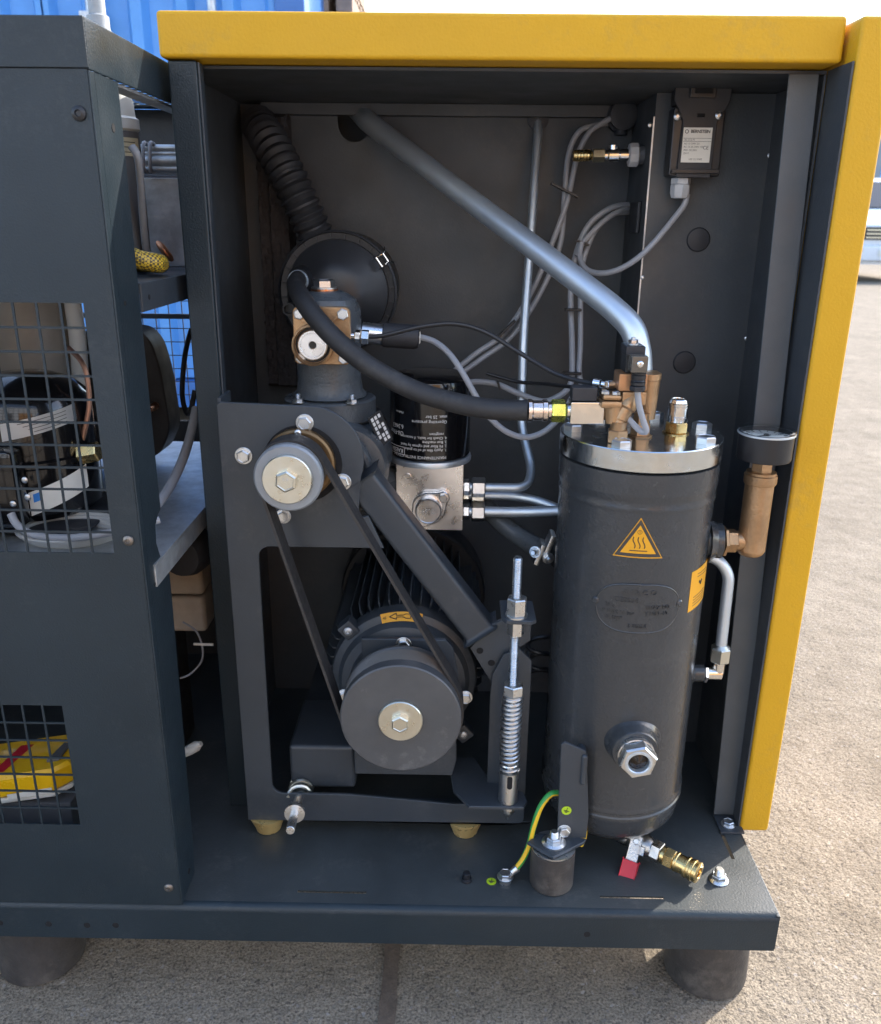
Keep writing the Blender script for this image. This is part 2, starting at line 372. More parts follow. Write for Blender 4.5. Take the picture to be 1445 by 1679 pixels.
def ribbon(fn, u0, u1, lo, hi, n, w, name, material, parent, label=None):
    b = MB(); prev = None
    for i in range(n + 1):
        u = u0 + (u1 - u0) * i / n
        c = (b.bm.verts.new(fn(u, lo(u), w)), b.bm.verts.new(fn(u, max(hi(u), lo(u) + 1e-5), w)))
        if prev: b.bm.faces.new((prev[0], c[0], c[1], prev[1]))
        prev = c
    return b.build(name, material, parent, label)
XZ = lambda y: (lambda u, v, w: Vector((u, y + w, v)))
def arc(cx, cz, r, a0, a1, n=8): return [(cx + r * math.cos(R(a0 + (a1 - a0) * k / n)), cz + r * math.sin(R(a0 + (a1 - a0) * k / n))) for k in range(n + 1)]

ZB = 0.197           # top of the base tray
# ------------------------------------------------------------------ ground and background
b = MB(); b.bm.faces.new([b.bm.verts.new(p) for p in ((-150, -60, 0), (150, -60, 0), (150, 240, 0), (-150, 240, 0))])
g = b.build('ground', GRD, kind='structure')
JNT = mat('joint_sealant', (0.115, 0.085, 0.062), 0.9, bump=0.8, bscale=120, var=0.3, vscale=40)
for y0, y1 in ((-20, 3.2),):
    b = MB(); pts = []
    N = 240
    for i in range(N + 1):
        y = -1.2 + 2.6 * i / N if 0 < i < N else (y0 if i == 0 else y1)
        c = -0.078; wv = 0.0115 + 0.0012 * math.sin(y * 61) + 0.0010 * random.uniform(-1, 1)
        pts.append((b.bm.verts.new((c - wv, y, 0.003)), b.bm.verts.new((c + wv, y, 0.003))))
    for a, c in zip(pts, pts[1:]): b.bm.faces.new((a[0], a[1], c[1], c[0]))
    b.build('ground_joint', JNT, kind='structure')

def container(x0, x1, y, z1, label, door=True, dirn=1, name='shipping_container'):
    t = thing(name, label, 'container', ((x0 + x1) / 2, y, 0))
    b = MB(); b.box(x0 + 0.05, x1 - 0.05, y + 0.12 * dirn, y + 6.0 * dirn, 0.15, z1 - 0.06) if dirn > 0 else b.box(x0 + 0.05, x1 - 0.05, y - 6.0, y - 0.12, 0.15, z1 - 0.06)
    b.build('body', BLUED, t)
    for xx in (x0, x1 - 0.14):
        b = MB(); b.box(xx, xx + 0.14, min(y, y + 0.14 * dirn), max(y, y + 0.14 * dirn), 0.12, z1, 0.01); b.build('corner_post', BLUED, t)
    for zz in (0.12, z1 - 0.14):
        b = MB(); b.box(x0 + 0.143, x1 - 0.143, min(y, y + 0.12 * dirn), max(y, y + 0.12 * dirn), zz, zz + 0.14, 0.01); b.build('end_rail', BLUED, t)
    # corrugated doors, two leaves, with locking rods
    W = (x1 - x0 - 0.30) / 2
    for k in range(2):
        a = x0 + 0.145 + k * (W + 0.01); b = MB(); n = 5; poly = []
        cw = W / n
        for i in range(n):
            u = a + i * cw; poly += [(u, 0.0), (u + cw * 0.12, 0.0), (u + cw * 0.24, 0.045), (u + cw * 0.76, 0.045), (u + cw * 0.88, 0.0)]
        poly.append((a + W, 0.0))
        full = poly + [(u, v + 0.012) for u, v in poly[::-1]]
        b.prism(full, lambda u, v, w_: Vector((u, y + (0.03 + v) * dirn, w_)), 0.27, z1 - 0.15)
        d = b.build('door', BLUE, t)
        for f in (0.22, 0.74):
            xx = a + W * f
            b = MB(); b.cyl((xx, y - 0.01 * dirn, 0.25), (xx, y - 0.01 * dirn, z1 - 0.12), 0.02)
            for zz in (0.5, 1.2, 1.9, z1 - 0.3): b.box(xx - 0.05, xx + 0.05, min(y - 0.03 * dirn, y + 0.04 * dirn), max(y - 0.03 * dirn, y + 0.04 * dirn), zz, zz + 0.06, 0.005)
            b.build('lock_rod', GALV, d)
    return t
container(-3.13, -0.69, 3.5, 2.59, 'blue steel shipping container with galvanised locking rods behind the machine')
container(-5.75, -3.3, 3.6, 2.59, 'blue steel shipping container beyond the first one and partly behind the slate cabinet')
# stacked timber rack beside the container
t = thing('pallet_stack', 'stack of weathered pallets beside the blue container end', 'pallets', (-0.62, 4.6, 0))
for k in range(17):
    z = k * 0.145
    b = MB()
    for q in range(3): b.box(-0.94 + q * 0.135, -0.85 + q * 0.135, 4.5, 5.3, z, z + 0.09)
    b.build('bearer', WOOD, t)
    b = MB()
    for q in range(6): b.box(-0.95, -0.575, 4.5 + q * 0.14, 4.6 + q * 0.14, z + 0.093, z + 0.118)
    b.build('deck', WOOD, t)
POLE = mat('weathered_zinc', (0.30, 0.32, 0.33), 0.6, 0.3, var=0.15, vscale=25)
# galvanised pipe standing behind the cabinet
t = thing('galvanised_pipe', 'galvanised pipe with a collar rising behind the slate cabinet lid', 'pipe', (-0.68, 0.92, 0))
b = MB(); b.cyl((-0.68, 0.92, 0), (-0.68, 0.92, 1.9), 0.0155, n=24); b.build('pipe', POLE, t)
b = MB(); b.lathe([(0.016, 0), (0.023, 0.002), (0.023, 0.03), (0.0205, 0.034), (0.0205, 0.055), (0.016, 0.058)], (-0.68, 0.92, 1.375), n=24); b.build('collar', POLE, t)
b = MB(); b.box(-0.735, -0.70, 0.90, 0.935, 1.375, 1.41, 0.004); b.build('clamp', POLE, t)

# white van and warehouse on the right
def car():
    X0, Y0 = 7.55, 16.6
    t = thing('parked_van', 'white parked van with dark grille facing the machine across the yard', 'van', (X0 + 1.0, Y0 + 2, 0))
    prof = [(0.0, 0.34), (-0.03, 0.75), (0.03, 1.08), (0.25, 1.22), (1.05, 1.36), (1.75, 1.95), (2.1, 2.02), (4.6, 2.0), (4.75, 1.85), (4.78, 0.36)]
    b = MB(); b.prism(prof, lambda u, v, w_: Vector((X0 + w_, Y0 + u, v)), 0.0, 2.0, 0.07); body = b.build('body', CARW, t)
    b = MB(); b.obox((X0 + 1.0, Y0 + 1.39, 1.665), (1, 0, 0), (0, 0.765, 0.645), (0, -0.645, 0.765), 0.84, 0.40, 0.015, 0.01); b.build('windscreen', GLASSD, t)
    b = MB(); b.box(X0 + 0.45, X0 + 1.55, Y0 - 0.06, Y0 - 0.02, 0.80, 1.04, 0.015); gr = b.build('grille', PLA, t)
    for k in range(3):
        b = MB(); b.box(X0 + 0.47, X0 + 1.53, Y0 - 0.08, Y0 - 0.062, 0.83 + k * 0.07, 0.855 + k * 0.07); b.build('slat', CHR, gr)
    for xx in (X0 + 0.06, X0 + 1.60):
        b = MB(); b.box(xx, xx + 0.34, Y0 - 0.045, Y0 + 0.05, 0.82, 1.06, 0.03); h = b.build('headlight', GLS, t)
        b = MB(); b.box(xx + 0.04, xx + 0.3, Y0 - 0.036, Y0 - 0.032, 0.86, 1.02); b.build('lens', CHR, h)
    b = MB(); b.box(X0 - 0.03, X0 + 2.03, Y0 - 0.10, Y0 + 0.1, 0.40, 0.70, 0.05); bp = b.build('bumper', CARW, t)
    b = MB(); b.box(X0 + 0.74, X0 + 1.26, Y0 - 0.118, Y0 - 0.104, 0.50, 0.61); b.build('number_plate', OFFW, bp)
    b = MB(); b.box(X0 + 0.18, X0 + 0.42, Y0 - 0.118, Y0 - 0.104, 0.58, 0.64); b.build('side_lamp', ORG, bp)
    for xx in (X0 + 0.02, X0 + 1.78):
        for yy in (Y0 + 0.85, Y0 + 3.9):
            b = MB(); b.lathe([(0.22, 0), (0.31, 0.01), (0.34, 0.05), (0.34, 0.17), (0.31, 0.21), (0.22, 0.22)], (xx - 0.01, yy, 0.34), (1, 0, 0), 28); wl = b.build('wheel', RUB, t)
            b = MB(); b.lathe([(0.21, -0.004), (0.2, 0.0), (0.1, 0.02), (0.05, 0.0)], (xx - 0.012, yy, 0.34), (1, 0, 0), 20); b.build('rim', GALV, wl)
    for xx in (X0 - 0.15, X0 + 2.01):
        b = MB(); b.box(xx, xx + 0.14, Y0 + 1.25, Y0 + 1.37, 1.38, 1.58, 0.03); b.build('mirror', PLA, t)
car()
t = thing('warehouse', 'pale warehouse with a blue band and white lettering across the yard', 'building', (25, 34, 0))
b = MB(); b.box(16.2, 60, 34, 50, 0, 5.8); b.build('wall', mat('grey_cladding', (0.22, 0.24, 0.27), 0.55, var=0.1, vscale=1), t)
b = MB(); b.box(16.1, 60.1, 33.8, 33.97, 5.35, 5.75, 0.02); b.build('fascia', BLUE, t)
b = MB(); b.box(16.2, 60, 33.75, 33.98, 2.55, 3.6, 0.02); b.build('blue_band', BLUE, t)
b = MB(); b.box(16.2, 60, 33.6, 33.98, 3.7, 3.95, 0.02); b.build('ledge', CARW, t)
b = MB(); b.box(16.2, 60, 33.82, 33.98, 4.1, 5.2, 0.02); sb = b.build('sign_board', mat('sign_grey', (0.10, 0.11, 0.13), 0.5), t)
text('S8', 1.15, flat((17.0, 33.80, 4.62)), 'lettering', CARW, sb, depth=0.03, align='LEFT')
for k in range(6):
    b = MB(); b.box(19 + k * 6, 22.5 + k * 6, 33.85, 33.985, 0.0, 2.4, 0.02); b.build('roller_door', GALV, t)

# unseen building added behind the photographer for fill and for reflections in bright metal
t = thing('added_building', 'unseen white building added behind the photographer for fill and reflections', 'building', (0, -6.5, 0))
b = MB(); b.box(-14, 14, -12, -6.5, 0, 6.0); b.build('wall', mat('fill_wall_white', (0.66, 0.69, 0.73), 0.6, var=0.08, vscale=1), t)
for k, (x0, x1, mt) in enumerate(((-7.5, -4.5, BLUE), (-1.6, -0.4, GRYP), (0.9, 3.9, mat('reflection_amber', (0.55, 0.28, 0.10), 0.5)), (5.5, 8.5, BLUE))):
    b = MB(); b.box(x0, x1, -6.49, -6.43, 0.0, 3.4, 0.01); b.build('door', mt, t)  # coloured panels of the added building, for the metal to mirror
def add_dust(M, col, scale, lo, hi, amount):
    n = M.node_tree.nodes; l = M.node_tree.links; bs = n['Principled BSDF']; src = bs.inputs['Base Color'].links[0].from_socket
    tc = n.new('ShaderNodeTexCoord'); a = n.new('ShaderNodeTexNoise'); a.inputs['Scale'].default_value = scale; a.inputs['Detail'].default_value = 8; a.inputs['Roughness'].default_value = 0.72
    c = n.new('ShaderNodeTexNoise'); c.inputs['Scale'].default_value = scale * 0.13; c.inputs['Detail'].default_value = 3
    l.new(tc.outputs['Object'], a.inputs['Vector']); l.new(tc.outputs['Object'], c.inputs['Vector'])
    mu = n.new('ShaderNodeMath'); mu.operation = 'MULTIPLY'; l.new(a.outputs['Fac'], mu.inputs[0]); l.new(c.outputs['Fac'], mu.inputs[1])
    mr = n.new('ShaderNodeMapRange'); mr.inputs['From Min'].default_value = lo; mr.inputs['From Max'].default_value = hi; mr.inputs['To Max'].default_value = amount; l.new(mu.outputs[0], mr.inputs['Value'])
    mx = n.new('ShaderNodeMix'); mx.data_type = 'RGBA'; l.new(mr.outputs[0], mx.inputs['Factor']); l.new(src, mx.inputs[6]); mx.inputs[7].default_value = (*col, 1); l.new(mx.outputs[2], bs.inputs['Base Color'])
# ------------------------------------------------------------------ the machine: base tray
base = thing('base_tray', 'slate steel base tray with folded front lip on rubber feet', 'base frame', (-0.2, 0.3, 0))
XL, XR = -1.25, 0.447
b = MB()
b.holed(XL, XR, 0.010, 0.80, [(-0.201, -0.106, 0.028, 0.0325), (0.214, 0.301, 0.028, 0.0325), (0.4175, 0.4225, 0.108, 0.160)], lambda u, v, w_: Vector((u, v, w_)), ZB - 0.0025, ZB)
deck = b.build('deck', mat('dusty_slate', (0.046, 0.053, 0.055), 0.46, bump=0.3, bscale=330, var=0.22, vscale=7, spec=0.4), base)
b = MB()
prof = [(0.010, ZB)] + [(0.010 - 0.010 * math.sin(R(a)), ZB - 0.010 + 0.010 * math.cos(R(a))) for a in (18, 36, 54, 72, 90)] + [(0.0, 0.139), (0.0025, 0.139), (0.0025, ZB - 0.010), (0.0095, ZB - 0.003)]
b.prism(prof, lambda u, v, w_: Vector((w_, u, v)), XL, XR + 0.001)
b.build('front_lip', POW, base)
b = MB(); b.box(-0.34, 0.39, 0.012, 0.070, 0.150, 0.154); b.build('added_slot_backing', POW, base)  # unseen sheet added below the deck slots to keep them dark
b = MB(); b.box(XR - 0.0025, XR + 0.0035, 0.002, 0.80, 0.139, ZB - 0.001, 0.0012); b.build('side_lip', POW, base)
for px, py in ((80, 1515), (143, 1517), (190, 1517), (963, 1532), (0, 1513)):
    p = P(px, py, 0); b = MB(); b.lathe([(0.0045, 0), (0.0045, 0.0004), (0.0034, 0.0006)], (p.x, 0.0002, p.z), (0, -1, 0), 18); b.build('bolt_hole', BLK, base)  # solid black disc on the lip painting the shade of a hole
for xx, yy in ((0.397, 0.10), (-0.610, 0.10), (0.397, 0.66), (-0.61, 0.66)):
    b = MB(); b.lathe([(0.054, 0.0), (0.060, 0.004), (0.0605, 0.012), (0.059, 0.06), (0.0595, 0.138), (0.050, 0.139)], (xx, yy, 0), n=40)
    b.build('rubber_foot', RUBF, base)
# ------------------------------------------------------------------ slate cabinet on the left
cabn = thing('dryer_cabinet', 'slate powder coated cabinet with punched square grilles, its side open', 'cabinet', (-0.8, 0.35, ZB))
W1 = (-0.708, -0.3835, 0.705, 0.985); W2 = (-0.746, -0.471, 0.326, 0.503)
b = MB(); b.holed(-1.25, -0.352, ZB + 0.002, 1.2038, [W1, W2], XZ(0.0), 0.0, 0.002)
b.box(-0.352, -0.350, 0.0, 0.012, ZB + 0.002, 1.203, 0.0006, 1)
fp = b.build('front_panel', POW, cabn)
def grille(wx0, wx1, wz0, wz1, par):
    nx = round((wx1 - wx0) / 0.025); nz = round((wz1 - wz0) / 0.0254)
    for i in range(1, nx):
        u = wx1 - i * (wx1 - wx0) / nx; b = MB(); b.box(u - 0.0013, u + 0.0013, 0.0003, 0.0017, wz0, wz1); b.build('grille_bar', POW, par)
    for j in range(1, nz):
        v = wz0 + j * (wz1 - wz0) / nz; b = MB(); b.box(wx0, wx1, 0.0001, 0.0019, v - 0.0012, v + 0.0012); b.build('grille_bar', POW, par)
grille(*W1, fp); grille(*W2, fp)
for px, py, mt in ((130, 186, PLA), (211, 886, DST), (277, 1455, DST)):
    p = P(px, py, 0); screw(fp, (p.x, -0.0002, p.z), (0, -1, 0), 0.0072 if mt is PLA else 0.0062, mt)
# side return of the corner post with its cut-out for the tray
poly = [(0.0145, ZB + 0.002), (0.058, ZB + 0.002), (0.066, 0.24), (0.081, 0.62), (0.081, 0.655), (0.062, 0.664), (0.047, 0.70), (0.050, 0.722), (0.062, 0.731), (0.073, 0.735), (0.076, 1.203), (0.0145, 1.203)]
b = MB(); b.prism(poly, lambda u, v, w_: Vector((w_, u, v)), -0.353, -0.351); cp = b.build('corner_post', POW, cabn)
for px, py, r_ in ((186, 210, 0.0045), (205, 497, 0.0028), (254, 958, 0.0025), (310, 1428, 0.004)):
    d = Vector((px - CX, CY - py, FPX)); d = Vector((AX[0].dot(d), AX[1].dot(d), AX[2].dot(d))); p = CAM + d * ((-0.3509 - CAM.x) / d.x)
    b = MB(); b.lathe([(r_, 0), (r_, 0.0004), (r_ * 0.8, 0.0006)], p, (1, 0, 0), 16); b.build('bolt_hole', BLK, cp)
# lid with rolled edge, mesh field in its top
b = MB(); b.box(-1.25, -0.350, -0.0015, 0.0015, 1.2046, 1.2485, 0.0012, 2); b.box(-0.3525, -0.3495, 0.0005, 0.70, 1.2035, 1.2485, 0.0012, 2)
b.holed(-1.25, -0.351, 0.0, 0.70, [(-1.1, -0.375, 0.10, 0.66)], lambda u, v, w_: Vector((u, v, w_)), 1.2465, 1.2490)
lid = b.build('lid', POW, cabn)
b = MB(); b.box(-1.25, -0.353, 0.004, 0.007, 1.185, 1.246); b.build('seam_backing', POW2, lid)  # hidden strip added so no light shows through the lid seam
b = MB()
for i in range(1, 29): b.box(-1.1 + i * 0.025 - 0.0012, -1.1 + i * 0.025 + 0.0012, 0.10, 0.66, 1.2462, 1.2485)
for j in range(1, 23): b.box(-1.1, -0.375, 0.1 + j * 0.025 - 0.0012, 0.1 + j * 0.025 + 0.0012, 1.2464, 1.2483)
o = b.build('lid_mesh', POW, lid, kind='stuff')
b = MB(); b.box(-0.374, -0.354, 0.085, 0.66, 1.200, 1.203); b.build('lid_flange', GALV, lid)
# side rails
b = MB(); b.box(-0.354, -0.3505, 0.082, 0.60, 0.968, 1.000, 0.001); b.box(-0.62, -0.3545, 0.05, 0.60, 0.997, 1.000); b.build('shelf', FRM, cabn)
for yy, zz in ((0.105, 0.983),):
    b = MB(); b.lathe([(0.003, 0), (0.003, 0.0004), (0.0024, 0.0006)], (-0.3504, yy, zz), (1, 0, 0), 14); b.build('bolt_hole', BLK, cabn)
b = MB(); b.box(-1.2, -0.349, 0.03, 0.62, 0.676, 0.679); b.box(-0.352, -0.349, 0.03, 0.62, 0.650, 0.6755, 0.001); b.build('tray', GALV, cabn)
b = MB(); b.box(-1.25, -1.248, 0.01, 0.70, ZB, 1.20); b.build('side_wall', POW, cabn)
# back: frame with a wire mesh, the container shows through it
b = MB(); b.holed(-1.25, -0.352, ZB, 1.2455, [(-1.1, -0.40, 0.70, 0.982)], XZ(0.697), 0.0, 0.002); bk = b.build('back_panel', POW2, cabn)
b = MB()
for i in range(29): b.box(-1.1 + i * 0.025 - 0.0008, -1.1 + i * 0.025 + 0.0008, 0.701, 0.7025, 0.70, 0.982)
for j in range(12): b.box(-1.1, -0.40, 0.7012, 0.7022, 0.70 + j * 0.025 - 0.0008, 0.70 + j * 0.025 + 0.0008)
b.build('back_mesh', POW2, bk, kind='stuff')
b = MB(); b.box(-1.1, -0.38, 0.695, 0.6995, 0.893, 0.902); b.build('cross_rail', POW2, bk)
# ------------------------------------------------------------------ inside the left cabinet
# refrigerant compressor
q = P(52, 720, 0.20); cxr, cyr = q.x, 0.20
t = thing('refrigerant_compressor', 'gloss black hermetic refrigerant compressor behind the upper square grille', 'compressor', (cxr, cyr, 0.679))
b = MB(); b.lathe([(0.070, 0.694), (0.082, 0.705), (0.083, 0.765), (0.086, 0.768), (0.086, 0.774), (0.083, 0.777), (0.083, 0.83), (0.078, 0.85), (0.062, 0.866), (0.036, 0.876), (0.0, 0.879)], (cxr, cyr, 0), n=48); sh = b.build('shell', GLO, t)
b = MB(); b.box(cxr - 0.10, cxr + 0.095, cyr - 0.085, cyr + 0.085, 0.684, 0.688, 0.001); b.build('foot_plate', PLM, t)
for sx in (-1, 1):
    for sy in (-1, 1):
        b = MB(); b.lathe([(0.013, 0), (0.015, 0.003), (0.013, 0.012), (0.006, 0.013)], (cxr + sx * 0.08, cyr + sy * 0.07, 0.6795), n=18); b.build('rubber_foot', RUB, t)
f1 = cylmap(cxr, cyr, 0.825, 0.0838, R(38)); ribbon(f1, -0.05, 0.045, lambda u: -0.011 + u * 0.18, lambda u: 0.011 + u * 0.18, 12, 0.0002, 'rating_label', mat('silver_label', (0.42, 0.42, 0.42), 0.4, 0.4), t)
f2 = cylmap(cxr, cyr, 0.735, 0.0838, R(42)); ribbon(f2, -0.035, 0.045, lambda u: -0.018 + u * 0.3, lambda u: 0.013 + u * 0.3, 12, 0.0002, 'barcode_label', OFFW, t)
ribbon(f2, -0.030, -0.020, lambda u: -0.002 + u * 0.3, lambda u: 0.009 + u * 0.3, 3, 0.0005, 'blue_print', mat('blue_print', (0.02, 0.2, 0.6), 0.5), t)
for k in range(4): ribbon(f1, -0.03 + k * 0.006, 0.03, lambda u, k=k: 0.006 - k * 0.0045 + u * 0.18, lambda u, k=k: 0.0068 - k * 0.0045 + u * 0.18, 8, 0.0005, 'print_line', INK, t)
b = MB(); b.box(cxr - 0.045, cxr + 0.03, cyr - 0.115, cyr - 0.084, 0.70, 0.80, 0.008); tb = b.build('terminal_box', GLO, t)
for px, py in ((41, 787), (46, 815), (22, 826)):
    p = P(px, py, cyr - 0.1155); screw(tb, p, (0, -1, 0), 0.004, ZN)
p = P(150, 742, 0.17); b = MB(); b.hexn(p + Vector((-0.016, 0, -0.003)), p + Vector((0.010, 0.0, 0.002)), 0.0135); b.build('service_nut', BRS, t)
b = MB(); b.tube(spline([p + Vector((-0.02, 0.01, 0)), p + Vector((-0.005, 0.01, 0.04)), p + Vector((0.0, 0.015, 0.07)), p + Vector((-0.004, 0.02, 0.11)), p + Vector((-0.03, 0.04, 0.13))]), 0.0034, 10); b.build('suction_pipe', mat('dull_copper', (0.36, 0.20, 0.14), 0.45, 0.8), t)
# cable along the tray under the compressor
b = MB(); b.tube(spline([P(18, 842, 0.08), P(30, 862, 0.075), P(60, 878, 0.07), P(110, 882, 0.07), P(160, 877, 0.07), P(200, 868, 0.08), P(262, 852, 0.10)], 8), 0.0048, 12)
b.build('power_cable', CAB, None, 'pale grey power cable curling along the tray behind the upper grille', 'cable')
b = MB()
for k in range(5):
    c = P(105, 903, 0.09); b.tube([c + Vector(((0.055 + 0.003 * k) * math.cos(a * math.pi / 16), (0.04 + 0.003 * k) * math.sin(a * math.pi / 16) + 0.03, 0.003 * k - 0.004 + 0.684 - c.z)) for a in range(32)], 0.0028, 8, closed=True)
b.build('cable_coil', mat('cable_pale', (0.42, 0.42, 0.40), 0.4), None, 'coil of pale cable lying on the galvanised tray', 'cable')
# steel receiver behind the compressor
p = P(42, 520, 0.40)
t = thing('steel_receiver', 'beige grey steel vessel standing behind the black refrigerant compressor', 'vessel', (p.x, 0.40, 0.679))
b = MB(); b.lathe([(0.05, 0.70), (0.075, 0.72), (0.079, 0.74), (0.079, 0.962), (0.06, 0.985), (0.0, 0.992)], (p.x, 0.40, 0), n=36); b.build('shell', mat('beige_steel', (0.34, 0.31, 0.26), 0.5, 0.2, var=0.15), t)
b = MB(); b.lathe([(0.06, 0.6795), (0.062, 0.683), (0.05, 0.70)], (p.x, 0.40, 0), n=30); b.build('base_ring', PLM, t)
p = P(122, 530, 0.36); b = MB(); b.tube(spline([(p.x, 0.36, 0.68), (p.x - 0.003, 0.36, 0.80), (p.x + 0.002, 0.36, 0.90), (p.x, 0.36, 0.992)]), 0.012, 16)
b.build('insulated_pipe', OFFW, None, 'pale wrapped pipe rising beside the beige steel vessel', 'pipe')
# things on the shelf, seen through the open side
p = P(213, 205, 0.30)
t = thing('filter_bowl', 'white domed cartridge with a cream label above the shelf in the cabinet', 'filter', (p.x - 0.02, 0.30, 1.0))
cx0 = p.x - 0.022
b = MB(); b.lathe([(0.030, 1.175), (0.033, 1.178), (0.033, 1.190), (0.029, 1.193), (0.028, 1.212), (0.022, 1.226), (0.0, 1.232)], (cx0, 0.30, 0), n=32); b.build('cap', OFFW, t)
b = MB(); b.lathe([(0.022, 1.0005), (0.032, 1.006), (0.032, 1.1748)], (cx0, 0.30, 0), n=32); bw = b.build('bowl', mat('grey_body', (0.14, 0.135, 0.13), 0.5), t)
f3 = cylmap(cx0, 0.30, 1.155, 0.0322, R(30)); ribbon(f3, -0.02, 0.03, lambda u: -0.010, lambda u: 0.012, 10, 0.0002, 'cream_label', mat('cream_label', (0.62, 0.55, 0.36), 0.5), t)
for k in range(3): ribbon(f3, -0.014, 0.022, lambda u, k=k: 0.006 - k * 0.006, lambda u, k=k: 0.007 - k * 0.006, 6, 0.0005, 'print_line', INK, t)
# rails with clamps
t = thing('pipe_bundle', 'bundle of bright horizontal pipes held by two clamps above the shelf', 'pipes', (-0.46, 0.42, 1.0))
for k, (py, r_) in enumerate(((243, 0.005), (252, 0.004), (264, 0.008), (277, 0.005))):
    p = P(260, py, 0.42); b = MB(); b.cyl((-0.70, 0.42, p.z), (-0.342, 0.42, p.z), r_); b.build('pipe', GALV, t)
for px in (238, 249):
    p = P(px, 240, 0.41); q = P(px, 280, 0.41); b = MB(); b.tube(spline([p + Vector((0, 0.02, 0.0)), p + Vector((0, -0.004, 0.004)), (p + q) / 2 + Vector((0, -0.008, 0)), q + Vector((0, -0.002, 0)), q + Vector((0, 0.02, 0))]), 0.0028, 8); b.build('clamp', CAB, t)
b = MB(); b.box(-0.70, -0.345, 0.426, 0.43, 1.0005, 1.125, 0.001); b.build('hanger_plate', GALV, t)
# condenser end plate with copper bends
t = thing('condenser_coil', 'steel end plate with copper return bends standing on the shelf', 'heat exchanger', (-0.5, 0.46, 1.0))
b = MB(); b.box(-0.72, -0.343, 0.45, 0.453, 1.0005, 1.13, 0.0005); b.build('end_plate', mat('dull_steel', (0.30, 0.30, 0.31), 0.5, 0.7, var=0.25, vscale=30), t)
for (ax_, ay), (bx_, by_) in (((222, 360), (244, 362)), ((222, 398), (236, 402)), ((262, 392), (293, 430))):
    a = P(ax_, ay, 0.447); c = P(bx_, by_, 0.447); mid = (a + c) / 2 + Vector((0, -0.022, 0))
    b = MB(); b.tube(spline([a, a + Vector((0, -0.012, 0)), mid, c + Vector((0, -0.012, 0)), c], 8), 0.0055, 12); b.build('return_bend', COP, t)
for px, py in ((250, 362), (286, 362)):
    p = P(px, py, 0.4495); b = MB(); b.lathe([(0.0075, 0), (0.0095, 0.002), (0.0095, 0.003), (0.007, 0.0032)], p, (0, -1, 0), 20); b.build('collar', GALV, t)
p = P(286, 362, 0.445); b = MB(); b.lathe([(0.0065, 0), (0.0065, 0.0016)], p, (0, -1, 0), 16); b.build('tube_hole', BLK, t)
# yellow braided hose
a = P(212, 420, 0.19); e = P(249, 432, 0.19)
b = MB(); b.tube(spline([a + Vector((-0.12, 0.1, 0.03)), a + Vector((-0.05, 0.02, 0.006)), a, (a + e) / 2 + Vector((0, -0.004, 0.0)), e + Vector((0.002, 0.012, 0)), e + Vector((-0.015, 0.05, -0.002)), e + Vector((-0.1, 0.07, 0.0))], 8), 0.0118, 18)
b.build('braided_hose', BRD, None, 'yellow braided hose looped on the cabinet shelf', 'hose')
b = MB(); b.tube(spline([P(216, 240, 0.22), P(226, 258, 0.22), P(231, 300, 0.24), P(234, 350, 0.26), P(240, 415, 0.28), P(247, 446, 0.30)]), 0.0048, 12)
b.build('drain_tube', CAB, None, 'grey flexible tube hanging down in front of the steel end plate', 'tube')
# fan shroud, cables
p = P(252, 640, 0.45)
t = thing('fan_shroud', 'matt black rounded fan shroud standing on the galvanised tray', 'fan', (p.x, 0.45, 0.679))
poly = [(p.x - 0.10, 0.70), (p.x + 0.004, 0.70), (p.x + 0.028, 0.745), (p.x + 0.022, 0.84), (p.x + 0.012, 0.885), (p.x - 0.005, 0.905), (p.x - 0.03, 0.907), (p.x - 0.10, 0.90)]
poly = [(q.x, q.z) for q in fillet([(u, 0, v) for u, v in poly], 0.02, 5)]
b = MB(); b.prism(poly, XZ(0.43), 0.0, 0.06, 0.002); b.build('shroud', RUB, t)
b = MB(); b.box(p.x - 0.08, p.x - 0.02, 0.44, 0.48, 0.6795, 0.699); b.build('foot', PLA, t)
b = MB(); b.cyl(P(255, 665, 0.42), P(243, 672, 0.38), 0.006); b.build('copper_stub', COP, t)
b = MB(); b.tube(spline([P(314, 540, 0.5), P(304, 580, 0.47), P(299, 640, 0.45), P(304, 672, 0.43), P(312, 676, 0.42), P(320, 640, 0.42)]), 0.0042, 10)
b.build('black_flex', CABD, None, 'black cable loop hanging beside the black fan shroud', 'cable')
b = MB(); b.tube(spline([P(322, 670, 0.36), P(312, 715, 0.32), P(298, 758, 0.27), P(280, 795, 0.22), P(262, 822, 0.18), P(240, 850, 0.15)]), 0.0068, 14)
b.build('grey_cable', CAB, None, 'thick pale grey cable bending down onto the galvanised tray', 'cable')
# below the tray
p = P(300, 960, 0.34)
t = thing('insulated_exchanger', 'beige stacked insulation blocks in the gap below the tray', 'heat exchanger', (p.x, 0.36, ZB))
for z0, z1 in ((0.430, 0.492), (0.496, 0.555), (0.559, 0.645)):
    b = MB(); b.box(p.x - 0.12, p.x + 0.032, 0.34, 0.44, z0, z1, 0.008, 3); b.build('insulation_block', BEI, t)
b = MB(); b.box(p.x - 0.1, p.x - 0.03, 0.36, 0.42, ZB + 0.0005, 0.429, 0.002); b.build('stand', RUB, t)
b = MB(); b.lathe([(0.0, 0), (0.03, 0.004), (0.036, 0.02), (0.036, 0.05)], P(292, 915, 0.24), (0.2, 1, 0), 24); b.build('drain_motor', PLM, None, 'black round motor end under the galvanised tray', 'motor')
b = MB(); b.tube(spline([P(300, 1020, 0.30), P(322, 1035, 0.29), P(332, 1062, 0.28), P(330, 1085, 0.28), P(312, 1105, 0.28), P(296, 1112, 0.28)]), 0.0016, 8)
